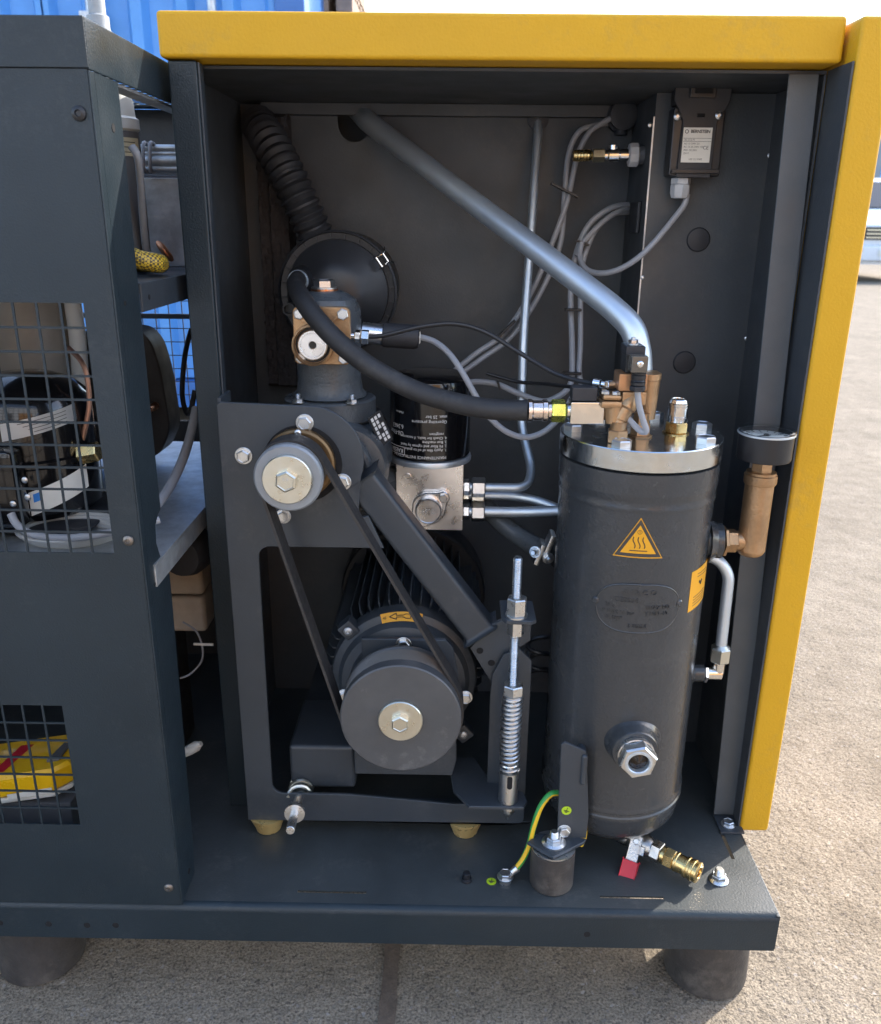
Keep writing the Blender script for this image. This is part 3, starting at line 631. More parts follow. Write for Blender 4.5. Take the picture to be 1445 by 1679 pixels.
b.build('thin_wire', CAB, None, 'thin loose grey wire looping in the dark gap', 'wire')
b = MB(); b.cyl(P(318, 1056, 0.28), P(350, 1057, 0.28), 0.0022); b.build('thin_rod', OFFW, None, 'thin white rod poking out in the dark gap', 'rod')
a = P(300, 1236, 0.24); e = P(330, 1219, 0.24)
b = MB(); b.tube([a, a * 0.6 + e * 0.4, a * 0.25 + e * 0.75, e], [0.007, 0.0085, 0.0085, 0.004], 14); b.build('pale_piece', OFFW, None, 'short pale piece with rounded end in the lower dark gap', 'hose')  # unidentified pale piece, thinner towards its tip
# yellow meter in its box behind the lower grille
p = P(62, 1280, 0.10)
t = thing('yellow_meter', 'glossy yellow instrument with red sticker behind the lower grille', 'meter', (p.x, 0.10, ZB))
rot = Vector((0.985, 0.17, 0)); rr2 = Vector((-0.17, 0.985, 0))
poly = [(-0.075, -0.040), (0.030, -0.046), (0.052, -0.030), (0.056, 0.02), (0.046, 0.045), (-0.075, 0.05)]
fm = lambda u, v, w_: Vector((p.x, 0.11, 0.318)) + rot * u + rr2 * v + Vector((0, 0, w_ + u * 0.10))
b = MB(); b.prism(poly, fm, 0.0, 0.036, 0.005); b.build('shell', YELI, t)
b = MB(); b.prism([(u * 0.97, v * 0.97) for u, v in poly], fm, -0.008, -0.0004, 0.002); b.build('base', OFFW, t)
b = MB(); b.prism([(-0.052, -0.028), (-0.036, -0.030), (-0.012, 0.028), (-0.030, 0.030)], fm, 0.0362, 0.0366); b.build('red_sticker', RED, t)
b = MB(); b.prism([(0.020, -0.026), (0.036, -0.026), (0.044, 0.010), (0.034, 0.012)], fm, 0.0362, 0.042, 0.001); b.build('catch', GRYP, t)
b = MB(); b.prism([(-0.03, -0.0465), (0.028, -0.0468), (0.028, -0.0474), (-0.03, -0.0471)], fm, 0.002, 0.010); b.build('rating_strip', OFFW, t)
b = MB(); b.box(p.x - 0.08, p.x + 0.055, 0.075, 0.16, ZB + 0.0005, 0.3005, 0.004); b.build('storage_box', GRYP, None, 'dark grey plastic box under the glossy yellow instrument', 'box')
# ------------------------------------------------------------------ main enclosure
enc = thing('machine_enclosure', 'dark open machine enclosure with slate posts under the yellow roof', 'enclosure', (0.05, 0.45, ZB))
b = MB(); b.box(-0.337, -0.303, 0.205, 0.238, ZB + 0.0005, 1.2445, 0.0025, 3); post = b.build('front_post', POW, enc)
b = MB(); b.box(-0.3028, -0.300, 0.208, 0.222, 0.75, 1.243, 0.0008); b.build('seal_strip', FRM, post)
b = MB(); b.box(-0.3385, -0.3365, 0.2385, 0.80, ZB + 0.0005, 1.2445); b.build('left_wall', POW2, enc)
b = MB(); b.box(-0.3365, 0.446, 0.2405, 0.80, 1.241, 1.2445); b.build('ceiling', POW2, enc)
p = P(583, 235, 0.56)
sx0, sx1, szb = p.x - 0.027, p.x + 0.024, p.z + 0.027
outl = [(-0.336, ZB + 0.001), (0.446, ZB + 0.001), (0.446, 1.240), (sx1, 1.240), (sx1, szb)] + arc((sx0 + sx1) / 2, szb, (sx1 - sx0) / 2, -8, -172, 10) + [(sx0, szb), (sx0, 1.240), (-0.336, 1.240)]
b = MB(); b.prism(outl, XZ(0.56), 0.0, 0.0025); bw = b.build('back_wall', POW2, enc)
b = MB(); b.box(-0.336, 0.446, 0.66, 0.6625, ZB + 0.001, 1.240); b.build('rear_sheet', POW2, enc)
b = MB(); b.box(-0.30, 0.27, 0.540, 0.5595, 1.2235, 1.2405, 0.001); b.build('top_rail', POW2, enc)
# electrical partition on the right: front sheet with a bright cut edge
b = MB(); b.holed(0.2795, 0.4435, ZB + 0.001, 1.240, [], XZ(0.40), 0.0, 0.002); part = b.build('partition', POW2, enc)
b = MB(); b.box(0.2772, 0.2793, 0.3995, 0.4022, ZB + 0.001, 1.21); b.build('cut_edge', GALV, part)
b = MB(); b.box(0.2795, 0.2815, 0.4025, 0.5595, ZB + 0.001, 1.240); b.build('partition_side', POW2, enc)
for px, py in ((1145, 393), (1122, 594)):
    p = P(px, py, 0.3995); b = MB(); b.lathe([(0.0165, 0.0), (0.017, 0.001), (0.0155, 0.0028), (0.010, 0.0038), (0.0, 0.0042)], p, (0, -1, 0), 32); b.build('grommet', PLM, part)
for px, py in ((1054, 455), (1066, 205), (1262, 255), (1224, 555)):
    p = P(px, py, 0.3995); screw(part, p, (0, -1, 0), 0.0032, ZN, 'rivet')
b = MB(); b.box(0.4435, 0.4463, 0.2405, 0.56, ZB + 0.001, 1.240); b.build('right_wall', POW2, enc)
# slanting flat bar with its bolted foot
a0, a1 = P(1168, 1328, 0.20), P(1212, 1328, 0.20); c0, c1 = P(1297, 104, 0.236), P(1343, 104, 0.236)
b = MB()
for q0, q1 in (((a0 + a1) / 2, (c0 + c1) / 2),):
    q0.z = ZB + 0.006; d = q1 - q0; q1 = q0 + d * ((1.240 - q0.z) / d.z); d = q1 - q0
    ex = Vector((1, 0, 0)); en = d.cross(ex).normalized(); ex2 = en.cross(d).normalized()
    b.obox((q0 + q1) / 2, ex2, en, d, 0.0178, 0.0018, d.length / 2, 0.0006, 1)
br = b.build('brace_bar', mat('brace_grey', (0.072, 0.082, 0.090), 0.5, bump=0.2, bscale=400), enc)
b = MB(); b.box(q0.x - 0.018, q0.x + 0.018, 0.160, 0.203, ZB + 0.0005, ZB + 0.004, 0.001); b.build('brace_foot', FRM, br)
bolt(br, (q0.x - 0.002, 0.178, ZB + 0.004), (0, 0, 1), 0.0085)
b = MB(); b.box(0.4473, 0.4498, 0.1745, 0.2403, ZB + 0.001, 1.2445); b.build('right_post', POW2, enc)
# yellow roof and side panel
roof = MB(); roof.box(-0.344, 0.4455, 0.198, 0.80, 1.246, 1.295, 0.005, 3); roof.build('roof_panel', YEL, None, 'yellow powder coated roof panel over the open compartment', 'panel')
roof = MB(); roof.box(0.4505, 0.4935, 0.172, 0.80, 0.1935, 1.290, 0.005, 3); roof.build('side_panel', YEL, None, 'tall yellow powder coated side panel with its front fold showing', 'panel')

# ------------------------------------------------------------------ acoustic foam, hose, air filter
p0, p1 = P(414, 186, 0.53), P(480, 600, 0.53)
b = MB(); N, Mz = 14, 60; grid = []
for j in range(Mz + 1):
    row = []
    for i in range(N + 1):
        u = p0.x + (p1.x + 0.012 - p0.x) * i / N; v = 0.80 + (p0.z - 0.80) * j / Mz
        d = 0.0 if 0 < i < N and 0 < j < Mz else 0.02
        row.append(b.bm.verts.new((u + (0.002 * random.uniform(-1, 1) if i in (0, N) else 0), 0.522 + d + random.uniform(-0.0025, 0.0025) - (0.012 if i > N * 0.42 else 0.0), v)))
    grid.append(row)
for j in range(Mz):
    for i in range(N): b.bm.faces.new((grid[j][i], grid[j][i + 1], grid[j + 1][i + 1], grid[j + 1][i]))
b.box(p0.x + 0.002, p1.x + 0.010, 0.5425, 0.558, 0.80, p0.z - 0.002)
b.build('foam_pad', FOAM, None, 'rough dark acoustic foam pad on the rear wall behind the ribbed hose', 'foam')
path = spline([P(426, 205, 0.545), P(438, 225, 0.50), P(462, 268, 0.475), P(490, 325, 0.465), P(515, 380, 0.47), P(535, 430, 0.48)], 14)
L = [0.0]
for a, c in zip(path, path[1:]): L.append(L[-1] + (c - a).length)
pts, rad = [], []
nring = int(L[-1] / 0.0028)
for k in range(nring + 1):
    s_ = L[-1] * k / nring
    i = max(j for j in range(len(L)) if L[j] <= s_ + 1e-9); i = min(i, len(path) - 2)
    f = (s_ - L[i]) / (L[i + 1] - L[i]); pts.append(path[i].lerp(path[i + 1], f)); rad.append(0.0262 + 0.0031 * math.cos(2 * math.pi * s_ / 0.0135))
b = MB(); b.tube(pts, rad, 26); b.build('ribbed_hose', PLM, None, 'fat ribbed black intake hose running up to the rear wall', 'hose')
p = P(553, 480, 0.42)
t = thing('air_filter', 'round black air filter housing with a wire clip on its rim', 'air filter', (p.x, 0.45, p.z - 0.09))
rF = 0.0905
b = MB(); b.lathe([(rF - 0.004, 0.13), (rF - 0.002, 0.02), (rF, 0.012), (rF, 0.0), (rF - 0.003, -0.002), (rF - 0.004, 0.003), (rF - 0.013, 0.004), (rF - 0.014, -0.002), (rF - 0.017, -0.004), (0.045, -0.022), (0.03, -0.030), (0.0, -0.030)], (p.x, 0.425, p.z), (0, 1, 0), 72); af = b.build('cover', PLA, t)
for k in range(24):
    a = 2 * math.pi * k / 24 + 0.1; c = Vector((p.x + (rF - 0.0085) * math.cos(a), 0.4265, p.z + (rF - 0.0085) * math.sin(a)))
    b = MB(); b.obox(c, (math.cos(a), 0, math.sin(a)), (0, 1, 0), (-math.sin(a), 0, math.cos(a)), 0.0042, 0.0022, 0.0009); b.build('rim_rib', PLA, af)
a = math.atan2(P(625, 428, 0.42).z - p.z, P(625, 428, 0.42).x - p.x); er = Vector((math.cos(a), 0, math.sin(a))); et = Vector((-math.sin(a), 0, math.cos(a)))
c = Vector((p.x, 0.415, p.z)) + er * (rF - 0.006)
b = MB()
for s_ in (-1, 1):
    b.tube(spline([c + et * 0.009 * s_ - er * 0.012 + Vector((0, -0.002, 0)), c + et * 0.008 * s_ + Vector((0, -0.010, 0)), c + et * 0.007 * s_ + er * 0.008 + Vector((0, -0.009, 0)), c + et * 0.013 * s_ + er * 0.014 + Vector((0, -0.002, 0))]), 0.0012, 8)
b.tube([c + et * 0.008 - er * 0.005 + Vector((0, -0.009, 0)), c - et * 0.008 - er * 0.005 + Vector((0, -0.009, 0))], 0.0022, 8)
b.tube([c + et * 0.007 + er * 0.007 + Vector((0, -0.010, 0)), c - et * 0.007 + er * 0.007 + Vector((0, -0.010, 0))], 0.0018, 8)
b.build('wire_clip', CHR, t)
q = P(490, 460, 0.395); b = MB(); b.lathe([(0.020, 0.02), (0.019, 0.006), (0.0165, 0.0), (0.0145, 0.0), (0.0145, 0.006)], q, (0.12, 1, 0.06), 28); b.build('hose_port', PLA, t)
b = MB(); b.lathe([(0.0148, 0.0), (0.0156, -0.001), (0.0156, -0.005), (0.0148, -0.006)], q + Vector((0.0, -0.0, 0)), (0.12, 1, 0.06), 28); b.build('port_ring', GAL, t)
q = P(474, 507, 0.40); b = MB(); b.lathe([(0.0095, 0.012), (0.0095, -0.004), (0.007, -0.004), (0.007, 0.01)], q, (0, 1, 0), 22); b.build('blind_port', PLA, t)

# ------------------------------------------------------------------ screw compressor block with intake valve
t = thing('screw_compressor', 'slate painted screw compressor casting with bronze intake valve cover', 'compressor', (-0.17, 0.27, 0.67))
cx, cz = -0.176, 0.742
b = MB(); b.lathe([(0.055, 0.0), (0.068, 0.003), (0.074, 0.010), (0.076, 0.022), (0.073, 0.04), (0.077, 0.06), (0.079, 0.11), (0.074, 0.14), (0.088, 0.15), (0.088, 0.175), (0.06, 0.18)], (cx, 0.195, cz), (0, 1, 0), 48)
b.build('rotor_casing', CAST, t)
b = MB(); b.lathe([(0.040, 0.0), (0.058, 0.005), (0.063, 0.02), (0.058, 0.05), (0.062, 0.10), (0.04, 0.12)], (cx + 0.030, 0.205, cz + 0.006), (0, 1, 0), 36); b.build('side_lobe', CAST, t)
b = MB(); b.tube(spline([(cx + 0.020, 0.196, cz + 0.064), (cx + 0.050, 0.194, cz + 0.048), (cx + 0.067, 0.194, cz + 0.015), (cx + 0.068, 0.196, cz - 0.02), (cx + 0.05, 0.20, cz - 0.05)], 8), 0.0065, 10); b.build('casing_rib', CAST, t)
b = MB(); b.cyl((cx + 0.03, 0.30, cz - 0.04), (cx + 0.0945, 0.35, cz - 0.05), 0.026, 0.023, 24); b.build('discharge_neck', CAST, t)
nx, ny = -0.170, 0.285
b = MB(); b.lathe([(0.058, 0.80), (0.064, 0.806), (0.064, 0.832), (0.0615, 0.8345), (0.045, 0.8345)], (nx, ny, 0), n=48); b.build('intake_flange', CAST, t)
b = MB(); b.lathe([(0.050, 0.835), (0.0525, 0.837), (0.0465, 0.844), (0.044, 0.86), (0.0445, 0.90), (0.0460, 0.935), (0.0455, 0.955), (0.040, 0.968), (0.026, 0.9765), (0.018, 0.979)], (nx, ny, 0), n=40); b.build('valve_body', CAST, t)
b = MB(); b.lathe([(0.0185, 0.9785), (0.0185, 0.981), (0.010, 0.981)], (nx - 0.003, ny, 0), n=24); b.build('copper_seal', COP, t)
bolt(t, (nx - 0.003, ny, 0.981), (0, 0, 1), 0.0145, ZN, spin=0.2, name='top_plug')
for px, py in ((488, 637), (577, 637), (589, 620)):
    p = P(px, py, 0.235 if px < 585 else 0.30); bolt(t, (p.x, p.y, 0.8345), (0, 0, 1), 0.0072, ZN, True, True)
# bronze cover on the front
bc = P(528, 551, 0.232); s = 0.0378; yb = 0.232
poly = arc(bc.x - s + 0.008, bc.z - s + 0.008, 0.008, 180, 270, 5) + arc(bc.x + s - 0.008, bc.z - s + 0.008, 0.008, 270, 360, 5) + arc(bc.x + s - 0.008, bc.z + s - 0.008, 0.008, 0, 90, 5) + arc(bc.x - s + 0.008, bc.z + s - 0.008, 0.008, 90, 180, 5)
b = MB(); b.prism(poly, XZ(yb), 0.0, 0.010, 0.001); cov = b.build('bronze_cover', BRZ, t)
b = MB(); b.box(bc.x - 0.028, bc.x + 0.028, yb + 0.0105, yb + 0.035, bc.z - 0.03, bc.z + 0.03, 0.003); b.build('valve_seat', CAST, t)
oc = Vector((bc.x - 0.0115, yb, bc.z - 0.011))
b = MB(); b.lathe([(0.0275, 0.0), (0.0268, 0.013), (0.0245, 0.014), (0.0235, 0.010), (0.0235, 0.004)], oc, (0, -1, 0), 36); b.build('bore_ring', BRZ, cov)
b = MB(); b.lathe([(0.0232, 0.0), (0.0232, 0.004), (0.0205, 0.0042), (0.0205, 0.006), (0.0195, 0.0065)], oc, (0, -1, 0), 32); b.build('circlip', INK, cov)
b = MB(); b.lathe([(0.0198, 0.0), (0.0198, 0.0085), (0.0185, 0.0095), (0.016, 0.0095), (0.0155, 0.0088), (0.0055, 0.0088), (0.0048, 0.008), (0.0048, 0.002)], oc, (0, -1, 0), 36); b.build('piston', ALU, cov)
b = MB(); b.lathe([(0.0047, 0.0), (0.0047, 0.0035)], oc + Vector((0, -0.0, 0)), (0, -1, 0), 16); b.build('piston_hole', BLK, cov)
for sx, sz in ((-1, 1), (1, 1), (1, -1), (-1, -1)): bolt(cov, (bc.x + sx * 0.0285, yb - 0.0002, bc.z + sz * 0.0285), (0, -1, 0), 0.0078, ZN, False)
for dx, dz in ((0.012, 0.016), (0.017, -0.010)):
    b = MB(); b.obox((bc.x + dx, yb - 0.0015, bc.z + dz), (1, 0, 1) if dz > 0 else (1, 0, -0.9), (0, 1, 0), (-1, 0, 1) if dz > 0 else (0.9, 0, 1), 0.018, 0.002, 0.002, 0.001); b.build('web', BRZ, cov)
# fitting to the right and sensor plug
p = P(582, 551, 0.24); q = P(605, 553, 0.24)
b = MB(); b.cyl((bc.x + 0.03, 0.24, p.z), p, 0.005); b.hexn(p, p + (q - p) * 0.4, 0.0085, 0.3); b.hexn(p + (q - p) * 0.45, q, 0.0098, 0.1); b.build('wire_fitting', CHR, t)
p = P(594, 545, 0.30); q = P(628, 549, 0.30); r_ = P(686, 553, 0.30)
b = MB(); b.cyl(p, q, 0.0145, n=22); b.build('sensor_body', ALU, t)
b = MB(); b.lathe([(0.0158, 0), (0.017, 0.003), (0.017, 0.045), (0.015, 0.05), (0.008, 0.0515)], q, r_ - q, 24); b.build('sensor_boot', PLM, t)
b = MB(); b.hexn(r_ - Vector((0.004, 0, 0)), r_ + Vector((0.003, 0, 0)), 0.0095); b.build('sensor_nut', OFFW, t)
# data plate on the casting
p = P(624, 703, 0.235); ex = Vector((0.35, 0.25, -0.9)).normalized(); en = Vector((0.55, -0.8, 0.1)); en = (en - ex * en.dot(ex)).normalized(); ey = en.cross(ex)
b = MB(); b.obox(p, ex, ey, en, 0.024, 0.011, 0.0006); dp = b.build('data_plate', PLA, t)
for k in range(3):
    for j in range(6):
        if (j * 3 + k) % 7 != 3:
            b = MB(); b.obox(p + ey * (0.006 - k * 0.006) + ex * (-0.018 + j * 0.007) + en * 0.0008, ex, ey, en, 0.0026, 0.0019, 0.0002); b.build('print_block', WHT, dp)
# ------------------------------------------------------------------ black spin-on oil filter and its block
fc = Vector((-0.030, 0.345, 0)); fr = 0.0600
t = thing('oil_filter', 'gloss black spin-on oil filter with upside-down white printing', 'oil filter', (fc.x, fc.y, 0.727))
b = MB(); b.lathe([(0.052, 0.7275), (fr + 0.0022, 0.729), (fr + 0.0028, 0.733), (fr + 0.0015, 0.737), (fr - 0.001, 0.7375)], (fc.x, fc.y, 0), n=56); b.build('rim', GAL, t)
b = MB(); b.lathe([(fr - 0.0015, 0.738), (fr, 0.741), (fr, 0.842), (fr - 0.003, 0.852), (fr - 0.012, 0.859), (0.025, 0.8615), (0.0, 0.862)], (fc.x, fc.y, 0), n=56); can = b.build('can', GLO, t)
cm = lambda z, ph=0.0: cylmap(fc.x, fc.y, z, fr + 0.0004, R(ph), True)
ph0 = 2
for z, s_, txt, px_ in ((0.7455, 0.0062, 'MAINTENANCE INSTRUCTIONS', 24.5), (0.7565, 0.0058, '1. Apply film of oil to gasket.', 25), (0.7625, 0.0058, '2. Fit filter and tighten by hand', 25), (0.7685, 0.0058, '3. Run machine', 25), (0.7745, 0.0058, '4. Check for leaks, if necessary', 25), (0.7805, 0.0058, '   retighten', 25), (0.798, 0.0066, 'Operating pressure', 25), (0.8055, 0.0066, 'max. 25 bar', 25)):
    text(txt, s_, cm(z, px_), 'print', WHT, t, align='LEFT')
text('KAESER', 0.0085, cm(0.752, -39), 'print', WHT, t, align='LEFT', bold=0.0002)
for v0, v1, a0, a1 in ((-0.006, -0.0052, -0.003, 0.036), (0.0052, 0.006, -0.003, 0.036), (-0.006, 0.006, -0.003, -0.0022)):
    ribbon(cm(0.752, -39), a0, a1, lambda u, v0=v0: v0, lambda u, v1=v1: v1, 10, 0.0, 'print_frame', WHT, t)
text('Oil-Filter', 0.0092, cm(0.778, -38), 'print', WHT, t, align='LEFT'); text('6.3463', 0.0092, cm(0.788, -38), 'print', WHT, t, align='LEFT'); text('Made in', 0.005, cm(0.809, -38), 'print', WHT, t, align='LEFT')
blk = thing('valve_block', 'bright machined aluminium valve block under the black oil filter', 'valve block', (-0.03, 0.34, 0.62))
b = MB(); b.box(-0.080, 0.021, 0.318, 0.395, 0.622, 0.7265, 0.0015, 2); bb = b.build('block', ALU, blk)
c = P(703, 832, 0.316)
poly = []
e1 = (P(727, 814, 0.316) - c); e2 = (P(682, 856, 0.316) - c)
for cc, rr, a0, a1 in (((e1.x, e1.z), 0.010, -50, 130), ((0, 0), 0.0255, 100, 160), ((e2.x, e2.z), 0.010, 130, 310), ((0, 0), 0.0255, 285, 345)):
    poly += [(c.x + u, c.z + v) for u, v in arc(cc[0], cc[1], rr, a0, a1, 6)]
b = MB(); b.prism(poly, XZ(0.3175), -0.009, 0.0, 0.0015); fl = b.build('oval_flange', ALU, blk)
b = MB(); b.lathe([(0.0205, 0.0), (0.020, 0.010), (0.0185, 0.012), (0.0175, 0.0112), (0.0, 0.0112)], (c.x, 0.3085, c.z), (0, -1, 0), 32); b.build('plug', ALU, fl)
for e_ in (e1, e2): bolt(fl, (c.x + e_.x, 0.3083, c.z + e_.z), (0, -1, 0), 0.0068, ZN, False)
p = P(669, 781, 0.3178); b = MB(); b.lathe([(0.0052, 0), (0.0052, 0.0006), (0.004, 0.0008), (0.0034, 0.0002)], p, (0, -1, 0), 18); b.build('plug_mark', ALU, bb)
text('68°C', 0.010, flat((c.x, 0.2972, c.z - 0.001)), 'stamp', GALV, fl, depth=0.0003)
# pipes out of the block, each with its nut
zt = [P(785, py, 0.335).z for py in (799, 820, 839)]
ends = [None] * 3
for k, (z, yy) in enumerate(zip(zt, (0.335, 0.36, 0.335))):
    nut = MB(); nut.hexn((0.0215, yy, z), (0.031, yy, z), 0.0125, 0.2); nut.hexn((0.0345, yy, z), (0.0545, yy, z), 0.0155, 0.35)
    if k == 0:
        pts_ = [(0.031, yy, z), (0.1185, yy, z), (0.128, 0.37, z + 0.02), (0.112, 0.42, 0.765), (0.113, 0.45, 0.90), (0.131, 0.548, 1.205), (0.131, 0.565, 1.225)]
        path = fillet(pts_, 0.028, 8); lab, rad_ = 'bright steel pipe bending up from the valve block to the rear wall', 0.0068
    elif k == 1: path = fillet([(0.031, yy, z), (0.12, yy, z), (0.19, 0.33, z - 0.02)], 0.05); lab, rad_ = 'bright steel pipe, middle one leaving the valve block towards the tank', 0.0072
    else: path = fillet([(0.031, yy, z), (0.12, yy, z), (0.20, 0.30, z + 0.018)], 0.05); lab, rad_ = 'bright steel pipe, lowest one leaving the valve block towards the tank', 0.0080
    t = thing('steel_pipe', lab, 'pipe', path[0]); nut.build('union_nut', ZNY if k == 1 else ZN, t)
    b = MB(); b.tube(path, rad_, 16); b.build('pipe', GAL, t)
    if k == 0:
        b = MB(); b.lathe([(0.0165, 0), (0.0165, 0.004), (0.012, 0.006), (0.0075, 0.0062)], (0.131, 0.5595, 1.222), (0, -1, 0.0), 24); b.build('wall_grommet', PLM, t)
# dark oil hose with clamp, to the tank
t = thing('oil_hose', 'dark painted oil pipe clamped to the tank behind the tension rod', 'pipe', P(830, 865, 0.33))
b = MB(); b.tube(spline([P(770, 800, 0.40), P(815, 850, 0.36), P(860, 885, 0.33), P(915, 915, 0.28)]), 0.0155, 18); b.build('pipe', CAST, t)
for k, (px, py) in enumerate(((884, 905), (900, 890))):
    p = P(px, py, 0.27); b = MB(); b.obox(p, (0.85, 0, -0.3), (0, 1, 0), (0.3, 0, 0.85), 0.004, 0.015, 0.017, 0.002); b.build('clamp_half', ZN, t)
p = P(878, 905, 0.255); bolt(t, p, (-0.4, -0.9, 0.2), 0.007, ZN, True, True); p = P(899, 915, 0.255); bolt(t, p, (0.1, -1, 0), 0.007, ZN, True, True)
# ------------------------------------------------------------------ belt drive frame
FY = 0.140
t = frame = thing('motor_stand', 'slate steel stand carrying belt drive and pulleys on brass feet', 'frame', (-0.09, 0.16, ZB))
plate = [(-0.292, 0.2245), (0.112, 0.2265)] + arc(0.107, 0.236, 0.010, -90, 0, 4) + [(0.117, 0.498), (0.100, 0.515), (0.078, 0.507), (0.063, 0.475), (0.061, 0.44), (0.061, 0.275)] + arc(0.046, 0.272, 0.012, 0, -90, 4) + \
    [(0.012, 0.2585), (-0.06, 0.2655), (-0.14, 0.2725)] + arc(-0.238, 0.288, 0.0150, 270, 180, 6) + arc(-0.236, 0.646, 0.0150, 180, 90, 6) + [(-0.085, 0.661), (-0.062, 0.676), (-0.10, 0.715)] + \
    [(-0.118, 0.699), (-0.1245, 0.704)] + arc(-0.177, 0.782, 0.0660, -32, 82, 14) + [(-0.20, 0.8505), (-0.287, 0.8535), (-0.292, 0.8505)]
plate = [(-0.292, 0.2245), (0.112, 0.2265)] + arc(0.107, 0.236, 0.010, -90, 0, 4) + [(0.117, 0.498), (0.100, 0.515), (0.078, 0.507), (0.063, 0.475), (0.061, 0.44), (0.061, 0.275)] + arc(0.046, 0.272, 0.012, 0, -90, 4) + \
    [(0.012, 0.2585), (-0.06, 0.2655), (-0.14, 0.2725)] + arc(-0.238, 0.288, 0.0150, 270, 180, 6) + arc(-0.236, 0.646, 0.0150, 180, 90, 6) + [(-0.085, 0.661), (-0.105, 0.706), (-0.118, 0.703)] + \
    arc(-0.177, 0.782, 0.0680, -20, 82, 14) + [(-0.20, 0.8505), (-0.287, 0.8535), (-0.292, 0.8505)]
b = MB(); b.prism(plate, XZ(FY), 0.0, 0.005, 0.0008); fpl = b.build('front_plate', FRM, t)
b = MB(); b.box(-0.292, -0.287, FY + 0.0052, FY + 0.055, 0.2255, 0.858, 0.0012); b.build('side_flange', FRM, t)
b = MB(); b.box(-0.2865, 0.112, FY + 0.0052, FY + 0.05, 0.2255, 0.2305, 0.001); b.build('bottom_flange', FRM, t)
b = MB(); b.box(0.1125, 0.1165, FY + 0.0052, FY + 0.045, 0.231, 0.49, 0.001); b.build('right_flange', FRM, t)
for px, py in ((500, 693), (400, 747), (562, 790), (465, 846)):
    p = P(px, py, FY); bolt(fpl, (p.x, FY - 0.0002, p.z), (0, -1, 0), 0.0090 if py != 846 else 0.008, ZN)
# diagonal square tube
p0, p1 = P(606, 810, 0.1455), P(788, 1043, 0.1455); p0.y = p1.y = 0.1685; d = (p1 - p0).normalized(); p0 = p0 - d * 0.022; nv = Vector((0, -1, 0)).cross(d).normalized()
b = MB(); b.obox((p0 + p1) / 2 + Vector((0, -0.002, 0)), d, nv, (0, 1, 0), (p1 - p0).length / 2, 0.0215, 0.021, 0.0065, 4); b.build('diagonal_tube', FRM, t)
b = MB(); b.obox(p1 + d * 0.0008 + Vector((0, -0.002, 0)), d, nv, (0, 1, 0), 0.0022, 0.0226, 0.0222, 0.002, 2); b.build('weld_bead', CAST, t)
g0 = [P(px, py, 0.148) for px, py in ((771, 1063), (803, 1026), (822, 1018), (872, 1010), (870, 1050), (836, 1075), (815, 1118), (806, 1120))]
b = MB(); b.prism([(q.x, q.z) for q in g0], XZ(0.148), 0.0, 0.008, 0.0008); gus = b.build('gusset', FRM, t)
for px, py in ((787, 1067), (806, 1087)):
    p = P(px, py, 0.1477); b = MB(); b.lathe([(0.0048, 0), (0.0046, 0.0004), (0.004, 0.0005)], p, (0, -1, 0), 18); b.build('bolt_hole', BLK, gus)
b = MB(); b.tube(spline([P(808, 1120, 0.147), P(826, 1104, 0.145), P(846, 1098, 0.147)]), 0.0035, 8); b.build('weld_bead', CAST, t)
# tension rod bracket
rx, ry = 0.0895, 0.100
zq = P(845, 1014, ry).z + 0.004
poly = [(0.070, 0.1475), (0.070, 0.094), (0.076, 0.086), (0.108, 0.084), (0.1145, 0.090), (0.1145, 0.1475)]
b = MB(); b.prism(poly, lambda u, v, w_: Vector((u, v, w_)), zq - 0.006, zq, 0.001); b.build('rod_lug', FRM, gus)
for px, py in ((440, 1350), (763, 1352)):
    p = P(px, py, 0.155); b = MB(); b.lathe([(0.012, 0.0), (0.0185, 0.001), (0.0205, 0.008), (0.027, 0.0245), (0.0275, 0.0268), (0.02, 0.0272)], (p.x, 0.158, ZB + 0.0003), n=36); b.build('brass_foot', mat('gold_zinc', (0.74, 0.54, 0.22), 0.34, 0.55, var=0.08, vscale=30), t)
# ------------------------------------------------------------------ tension rod with spring
t = thing('tension_rod', 'zinc plated threaded tension rod with coil spring beside the tank', 'rod', (rx, ry, 0.27))
def thread(z0, z1, r, pitch=0.0024):
    prof = [(r * 0.8, z0)]; n = int((z1 - z0) / pitch)
    for k in range(n): prof += [(r, z0 + pitch * (k + 0.25)), (r * 0.80, z0 + pitch * (k + 0.75))]
    return prof + [(r * 0.7, z1)]
b = MB(); b.lathe(thread(0.470, 0.668, 0.0062), (rx - 0.001, ry, 0), n=16); b.build('threaded_rod', ZN, t, sharp=80)
b = MB(); b.hexn((rx, ry, zq + 0.0025), (rx, ry, zq + 0.026), 0.0135, 0.3); b.lathe([(0.0148, 0), (0.0148, 0.0022), (0.007, 0.0024)], (rx, ry, zq + 0.0002), n=24); b.build('lock_nut', ZN, t)
b = MB(); b.hexn((rx, ry, zq - 0.027), (rx, ry, zq - 0.0065), 0.0112, 0.1); b.build('nut', ZN, t)
zs1, zs0 = P(845, 1140, ry).z, P(835, 1262, ry).z
b = MB(); b.hexn((rx, ry, zs1 + 0.002), (rx, ry, zs1 + 0.017), 0.0140, 0.45); b.lathe([(0.0130, 0), (0.0130, 0.0025), (0.007, 0.0028)], (rx, ry, zs1 - 0.0008), n=20); b.build('spring_nut', ZN, t)
b = MB(); turns = 17; pts_ = []
for k in range(turns * 16 + 1):
    a = 2 * math.pi * k / 16; f = k / (turns * 16); pts_.append((rx - 0.0012 * math.sin(f * math.pi) + 0.0122 * math.cos(a), ry + 0.0122 * math.sin(a), zs0 + (zs1 - zs0) * f))
b.tube(pts_, 0.00225, 8); b.build('spring', ZN, t)
